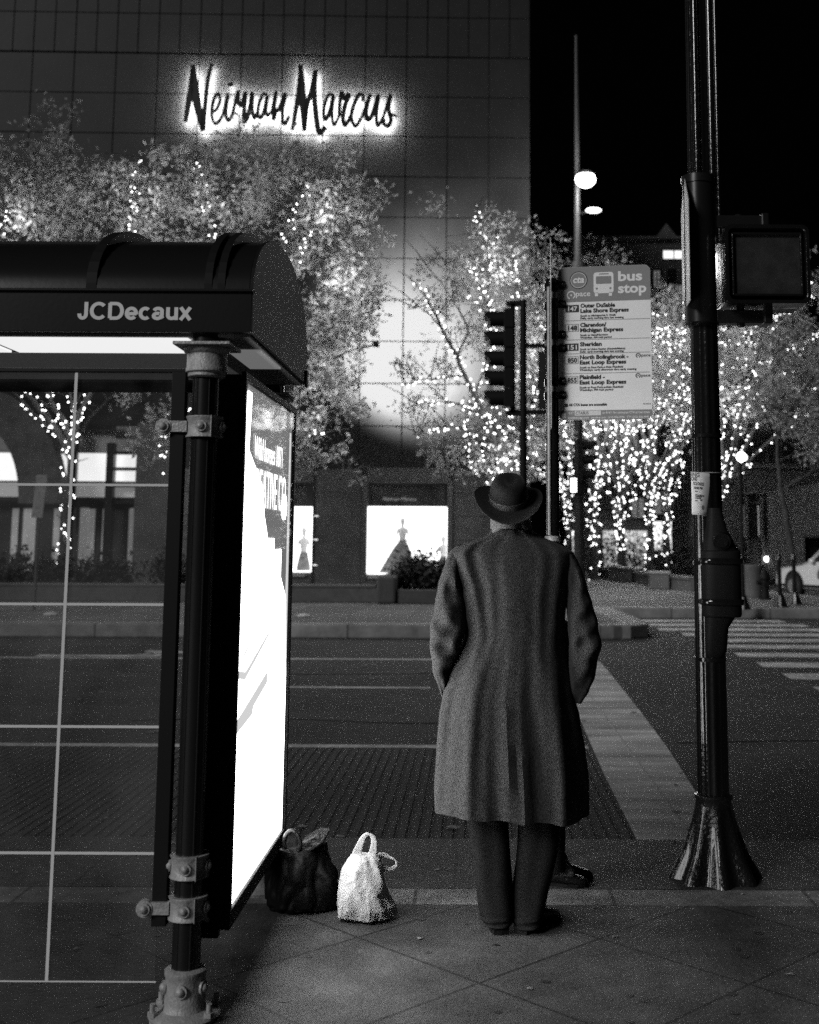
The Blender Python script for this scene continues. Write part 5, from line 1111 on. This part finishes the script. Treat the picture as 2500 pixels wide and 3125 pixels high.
# half-bare tree in front of the bright wall
Y = 33.
lC = [(wl([(1065, 1180), (1062, 1060), (1055, 960)], Y), .16, True), (wl([(1058, 1000), (1050, 900), (1035, 800), (1030, 650), (1026, 560), (1012, 480), (1002, 425)], Y), .09, True), (wl([(1030, 650), (1010, 600), (972, 528)], Y), .04, True), (wl([(1026, 580), (1036, 530), (1046, 495)], Y), .03, True),
      (wl([(1056, 960), (1000, 830), (960, 750), (930, 690), (900, 630), (868, 592)], Y), .08, True), (wl([(975, 790), (930, 798), (890, 800), (845, 812)], Y), .03, True), (wl([(1045, 930), (1020, 880), (960, 850), (880, 852)], Y - .5), .05, True), (wl([(1050, 960), (1010, 925), (960, 900), (875, 918)], Y + .5), .04, True),
      (wl([(1058, 950), (1075, 850), (1070, 750), (1082, 650), (1084, 580), (1078, 535)], Y), .07, True), (wl([(1050, 900), (990, 850), (985, 930), (1000, 1000)], Y), .04, True), (wl([(1060, 1000), (1100, 940), (1130, 850), (1125, 800)], Y), .05, True), (wl([(1060, 1000), (1120, 960), (1160, 920)], Y + .4), .04, True), (wl([(960, 750), (985, 700), (960, 640), (900, 560)], Y), .04, False), (wl([(930, 690), (890, 650), (860, 650)], Y), .03, False), (wl([(1082, 650), (1120, 580), (1160, 520)], Y), .04, False), (wl([(1026, 560), (980, 540), (930, 560)], Y), .03, False), (wl([(1000, 830), (1040, 700), (990, 620)], Y), .04, True), (wl([(1060, 1080), (1020, 980), (1005, 930)], Y), .05, True), (wl([(1064, 1080), (1092, 990), (1090, 900)], Y), .05, True)]
lumps = [tuple(W(x, y, Y + d)) + (r,) for x, y, d, r in ((1030, 520, 0, 1.0), (1100, 540, 0, 1.0), (1150, 560, .3, .8), (960, 580, 0, .8), (1040, 620, .2, 1.1), (1130, 640, 0, 1.1), (1100, 720, .3, 1.1), (900, 560, 0, .35), (930, 640, 0, .5), (1000, 700, .4, .9), (930, 770, 0, .6), (1000, 860, .5, .9), (900, 870, .4, .8), (1100, 860, .3, 1.2), (1050, 980, .3, 1.1), (920, 960, .5, .7), (1150, 760, 0, .9), (850, 780, 0, .4), (1140, 960, .4, .9))]
pc = [tuple(W(x, y, Y - 1.2)) + (e * 1.7, .5) for x, y, e in ((1060, 560, 110), (1100, 760, 120), (1060, 980, 110))]
tree((lC[0][0][0].x, Y, .1), lC, lumps, 11000, .065, 'half-bare tree wrapped in lights between the bright wall and the bus stop sign', 'white lights tracing the bare limbs above the hat', 13, powers=pc, dens=1.5, twigs=3)
# the cluster of brightly wrapped trees on the right: one generator, each tree its own
def auto_tree(xd, yb, Y, top, spread, seed, label, slabel, dens, e, nleaf, lean=0, bulb_r=.028, sparse=1.):
    r = random.Random(seed); b = W(xd, yb, Y); k = SS * Y / 3600; limbs = []; H = W(xd, top, Y).z; zf = b.z + (H - b.z) * .22
    f = Vector((b.x + lean * .2, Y, zf)); limbs.append(([Vector((b.x, Y, b.z - 1.0)), Vector((b.x + .05, Y, lerp(b.z, zf, .5))), f], .20, True)); lumps = []
    nl = 7
    for i in range(nl):
        a = 2 * math.pi * (i + r.random() * .6) / nl; dx = math.cos(a) * spread * r.uniform(.55, 1) + lean; dy = math.sin(a) * spread * .8; hh = H - r.uniform(0, .35) * (H - zf) - abs(dx - lean) * .35
        P = [f + Vector((0, 0, r.uniform(-.4, 0))), f + Vector((dx * .3, dy * .3, (hh - zf) * .35)), f + Vector((dx * .65, dy * .65, (hh - zf) * .7)), Vector((f.x + dx, Y + dy, hh))]
        limbs.append((P, .09, r.uniform(.75, 1.))); lumps += [tuple(P[2]) + (1.0,), tuple(P[3]) + (.85,)]
        for j in range(4):
            s0 = P[1].lerp(P[3], r.uniform(.1, .9)); d = Vector((r.gauss(0, .8) + .6 * math.copysign(1, dx), r.gauss(0, .6), r.uniform(-.15, .8))).normalized() * r.uniform(1.2, 2.8)
            limbs.append(([s0, s0 + d * .5 + Vector((0, 0, .12)), s0 + d], .035, r.random() < .85 and True)); lumps.append(tuple(s0 + d) + (.7,))
    for j in range(3):      # low sub-trunks hugging the bole
        a = r.uniform(-1, 1); limbs.append(([Vector((b.x, Y, b.z)), Vector((b.x + a * .25, Y - .1, lerp(b.z, zf, .6))), f + Vector((a * 1.1, -.3, 1.2))], .07, True))
    pw = [(f.x + dx * spread * .5 + lean * .5, Y - 1.2, z, e * 1.3, .5) for dx, z in ((-.4, lerp(zf, H, .3)), (.3, lerp(zf, H, .6)))]
    return tree((b.x, Y, .1), limbs, lumps, nleaf, .10, label, slabel, seed, powers=pw, dens=dens, bulb_r=bulb_r, twigs=1)
auto_tree(1252, 1165, 45., 600, 3.6, 21, 'leafy tree with a dazzling wrapped trunk just right of the lamp post', 'dense white lights on the trunk just right of the lamp post', 1.0, 110, 7000)
auto_tree(1308, 1172, 45., 570, 3.9, 22, 'leafy tree rising under the bus stop sign with a thick glowing trunk', 'dense white lights on the thick trunk below the centre of the bus stop sign', 1.0, 110, 7000)
auto_tree(1368, 1175, 46., 560, 4.2, 23, 'leafy tree with a glowing trunk left of the paper notice, under the sign edge', 'dense white lights on the trunk below the right edge of the sign', .95, 110, 7000)
auto_tree(1402, 1175, 47., 555, 4.4, 24, 'slim-trunked leafy tree with lights directly left of the traffic pole', 'white lights on the slim trunk nearest the traffic pole', .85, 105, 7000)
auto_tree(1513, 1150, 44., 560, 4.6, 25, 'wide leafy tree with long lit branches reaching right of the traffic pole', 'white lights along the long branches right of the traffic pole', .85, 110, 8500, lean=1.3)
auto_tree(1197, 1130, 58., 820, 2.4, 26, 'small distant tree with lights between the bus stop pole and the lamp post', 'white lights on the small distant trunk beside the bus stop pole', 1.0, 80, 3500)
# dark leaning trunk at the far right, without lights
Y = 40.
lD = [(wl([(1668, 1165), (1650, 1060), (1640, 1000), (1636, 920), (1628, 800)], Y), .12, False), (wl([(1640, 1000), (1690, 1060), (1725, 1100)], Y), .04, False), (wl([(1645, 1030), (1700, 1000), (1760, 960)], Y), .05, False), (wl([(1636, 920), (1680, 840), (1740, 760)], Y), .08, False)]
tree((lD[0][0][0].x, Y, .1), lD, [tuple(W(x, y, Y + d)) + (r,) for x, y, d, r in ((1660, 840, 0, 1.3), (1720, 780, .3, 1.5), (1740, 900, 0, 1.2), (1640, 740, 0, 1.0))], 5000, .1, 'dark unlit tree leaning beside the pale wall at the far corner', 'none', 27, powers=())
# assumed, unseen flood lamp added to light the wall behind the half-bare tree
fl = W(792, 725, 33.5); o = thing('assumed_flood_lamp', fl, 'assumed small dark flood lamp, unseen in the broad tree crown, aimed at the facade', 'flood lamp')
q = MB().box(fl.x - .09, fl.x + .09, fl.y - .10, fl.y + .06, fl.z - .08, fl.z + .08); q.build('assumed_lamp_body', BLKM, o, bevel=.02); MB().tube([fl, fl + Vector((-.7, -1.6, -.5)), fl + Vector((-1.3, -3.2, -1.2))], [.03, .035, .05], 6).build('assumed_bracket_limb', BARK, o)  # assumed lamp housing and an added limb to carry it, neither seen
def spot(name, loc, aim, e, ang, blend, par, size=.1):
    l = bpy.data.lights.new(name, 'SPOT'); l.energy = e; l.spot_size = math.radians(ang); l.spot_blend = blend; l.shadow_soft_size = size; lo = bpy.data.objects.new(name, l); COL.objects.link(lo)
    lo.location = loc; lo.rotation_euler = (Vector(aim) - Vector(loc)).to_track_quat('-Z', 'Y').to_euler(); lo.parent = par; lo.matrix_parent_inverse = par.matrix_basis.inverted()
wallp = W(885, 705, 38.); spot('assumed_flood_light', fl + Vector((.02, .12, 0)), wallp, 24000, 92, 1., o, .15)  # added spot brightens the facade; its source is assumed

# ---------------------------------------------------------------- buildings across the side street
def facade(name, label, x0, x1, Y, z1, m, wins, lm, depth=12, rz=0, extra=None):
    o = thing(name, (x0, Y, 0), label, 'building'); MB().box(x0, x1, Y, Y + depth, -.1, z1).build('wall', m, o)
    for (a, b, c, d, mm) in wins: 
        f = MB(); f.box(a - .08, b + .08, Y - .06, Y + .04, c - .08, c); f.box(a - .08, b + .08, Y - .06, Y + .04, d, d + .08); f.box(a - .08, a, Y - .06, Y + .04, c, d); f.box(b, b + .08, Y - .06, Y + .04, c, d); f.box((a + b) / 2 - .03, (a + b) / 2 + .03, Y - .05, Y + .02, c, d)
        F = f.build('window', DARKM, o); MB().box(a, b, Y - .03, Y + .01, c, d).build('pane', mm, F)
    return o
Y = 64.; X = lambda x, y=1000: W(x, y, Y).x; Z = lambda y, x=1400: W(x, y, Y).z
WG = mat('window_glow', .8, .5, emis=1.1, nosample=True); WD = mat('window_dim', .3, .4, emis=.10, nosample=True); WDK = mat('window_dark', .02, .2)
STN = mat('far_stone', .06, .8, var=.3, vs=.6); STD = mat('far_dark_stone', .075, .8, var=.4, vs=.7)
wins = [(X(1375), X(1412), Z(1160), Z(1098), WG), (X(1375), X(1412), Z(1082), Z(1050), WD), (X(1330), X(1355), Z(1090), Z(1050), WD), (X(1290), X(1312), Z(1090), Z(1050), WD), (X(1404), X(1450), Z(545), Z(528), WG), (X(1410), X(1450), Z(620), Z(600), WD)]
for i in range(6):
    for j in range(6): wins.append((X(1255 + 32 * i), X(1268 + 32 * i), Z(980 - 75 * j), Z(945 - 75 * j), WDK if (i + j) % 3 else WD))
o = facade('stone_building', 'stone building with glowing ground-floor bays behind the cluster of lit trees', X(1196), X(1470), Y, Z(505), STN, wins, None)
CG = mat('column_glow', .7, .6, emis=.55, nosample=True)
for x in (1205, 1275, 1287, 1303, 1318, 1333, 1345, 1357): MB().cyl((X(x) , Y - .5, .1), (X(x), Y - .5, Z(1118)), .22, n=12).build('lit_column', CG, o, smooth=True)
q = MB(); q.box(X(1196) - .3, X(1470) + .3, Y - .3, Y + 2, Z(505), Z(500)); q.prism([(X(1385), Z(505)), (X(1440), Z(505)), (X(1412), Z(470))], Y, Y + 3, 'Y'); q.build('roof', STD, o)
Y = 52.; wins = []
for i in range(4):
    wins.append(((X(1575), X(1590), Z(1130), Z(1062), WDK), (X(1601), X(1616), Z(1130), Z(1062), WDK), (X(1556), X(1568), Z(1130), Z(1062), WD), (X(1575), X(1590), Z(1050), Z(1046), WDK))[i])
for j in range(3):
    for i in range(6): wins.append((X(1562 + 30 * i), X(1580 + 30 * i), Z(970 - 110 * j), Z(915 - 110 * j), WDK))
o = facade('dark_building', 'dark low stone building with tall narrow windows behind the bollards', X(1548), X(1800), Y, Z(720), STD, wins, None)
q = MB()
for y in (905, 985, 1040): q.box(X(1546), X(1800), Y - .25, Y, Z(y), Z(y - 5))
for x in (1552, 1565, 1597, 1632): q.box(X(x), X(x + 7), Y - .18, Y, .1, Z(1045))
q.build('cornice', mat('dark_trim', .12, .8), o)
q = MB().box(X(1592), X(1594.5), Y - .05, Y - .04, Z(1128), Z(1064)); q.box(X(1640), X(1649), Y - .05, Y - .04, Z(1128), Z(1114)); q.build('lit_slit', mat('slit_glow', .8, .5, emis=.9, nosample=True), o)
MB().sph((X(1604), Y - .5, Z(1176)), .12, 10).build('wall_lamp', mat('wall_lamp_glow', .8, .5, emis=8., nosample=True), o)
Y = 50.4; o = thing('pale_building', (X(1640), Y, 0), 'pale smooth stone building with a dark doorway behind the white car', 'building')
MB().prism([(X(1625), .05), (X(1690), .05), (X(1690), Z(1128)), (X(1830), Z(1128)), (X(1830), Z(960)), (X(1725), Z(1015)), (X(1625), Z(1035))], Y, Y + 1.0, 'Y').build('wall', brick(mat('pale_wall', .16, .8, var=.12, vs=1.5), 3.2, 1.6, (0, 0), 0, .02, .7, vert=True, mvar=.05), o)
MB().box(X(1690), X(1830), Y + .6, Y + .8, .05, Z(1128)).build('door', mat('door_dark', .02, .5), o); MB().box(X(1688), X(1830), Y - .15, Y, Z(1130), Z(1124)).build('lintel', mat('lintel', .08, .7), o)

# ---------------------------------------------------------------- white car
cz = -.15
ca = thing('parked_car', (10.9, 35.9, cz), 'white car with dark windows and a dark door emblem stopped behind the bollards', 'car', rz=math.radians(-14))
XF = Matrix.Translation((10.35, 38.0, cz)) @ Matrix.Rotation(math.radians(-66), 4, 'Z')
WHT = mat('car_paint', .75, .25, coat=.6, spec=.5)
side = [(0, .45), (.05, .75), (.25, .90), (1.25, 1.02), (1.55, 1.12), (2.15, 1.50), (2.6, 1.60), (3.6, 1.60), (4.2, 1.45), (4.7, 1.10), (4.85, .95), (4.9, .5), (4.85, .32), (.1, .30)]
def car_ring(y, ins):
    cx_, cz_ = 2.45, .9; return [(x + (cx_ - x) * ins, y, z + (cz_ - z) * ins if z > .9 else z) for x, z in side]
q = MB().ring([car_ring(-.88, .06), car_ring(-.92, .02), car_ring(-.92, 0), car_ring(.92, 0), car_ring(.92, .02), car_ring(.88, .06)]); BD = q.build('body', WHT, ca, bevel=.03, xf=XF)
gw = [(1.75, 1.13), (2.28, 1.48), (2.65, 1.54), (3.05, 1.54), (3.05, 1.13)]; gw2 = [(3.12, 1.13), (3.12, 1.54), (3.6, 1.54), (4.1, 1.42), (4.35, 1.13)]
GLD = mat('car_glass', .02, .08, spec=.8)
for g_ in (gw, gw2):
    for y in (-.925, .915): MB().prism(g_, y, y + .01, 'Y').build('side_window', GLD, BD, xf=XF)
MB().add([(1.52, -.74, 1.12), (2.12, -.62, 1.50), (2.12, .62, 1.50), (1.52, .74, 1.12)], [(0, 1, 2, 3)]).build('windscreen', GLD, BD, xf=XF @ Matrix.Translation((-.02, 0, .02)))
for wx_ in (.85, 3.95):
    for y in (-.86, .86):
        wv_ = MB().cyl((wx_, y - .11, .36), (wx_, y + .11, .36), .36, n=24).build('wheel', mat('tyre', .02, .8), ca, smooth=True, xf=XF); s = -1 if y < 0 else 1
        MB().cyl((wx_, y + s * .10, .36), (wx_, y + s * .125, .36), .21, n=16).build('rim', mat('rim', .5, .3, .6), wv_, smooth=True, xf=XF)
        MB().cyl((wx_, y + s * .062, .42), (wx_, y + s * .064, .42), .43, n=24).build('wheel_arch', BLKM, ca, xf=XF)
MB().sph((.12, -.68, .72), .13, 10, sx=.5).build('headlight', mat('headlight', .8, .3, emis=1.5, nosample=True), BD, xf=XF); MB().sph((.12, .68, .72), .13, 10, sx=.5).build('headlight', mat('headlight', .8, .3, emis=1.5, nosample=True), BD, xf=XF)
MB().box(1.72, 1.9, -1.05, -.93, 1.08, 1.2).build('mirror', WHT, BD, bevel=.03, xf=XF)
MB().prism([(1.95, .62), (2.25, .62), (2.25, .78), (2.1, 1.0), (1.95, .78)], -.93, -.925, 'Y').build('emblem', mat('emblem_grey', .15, .5), BD, xf=XF)
MB().box(.3, 4.7, -.94, -.9, .34, .42).build('side_skirt', BLKM, BD, xf=XF)
# litter on the road and pavement
def litter(x, y, z, s, label):
    p = Gr(x, y, z); q = MB(); r = random.Random(int(x)); q.ring([[(p.x + s * a * math.cos(t) * r.uniform(.8, 1.2), p.y + s * a * math.sin(t), z + .004 + s * h) for t in [2 * math.pi * i / 9 for i in range(9)]] for a, h in ((1, 0), (1.1, .12), (.7, .35), (.1, .45))])
    tag(q.build('crumpled_paper', mat('litter_paper', .6, .7)), label, 'litter')
litter(107, 1296, .09, .14, 'crumpled pale paper on the far kerb behind the shelter glass'); litter(640, 1299, .09, .14, 'flat pale scrap of paper on the far kerb behind the advertising panel'); litter(774, 1338, -.15, .10, 'small pale crumpled scrap in the far gutter')
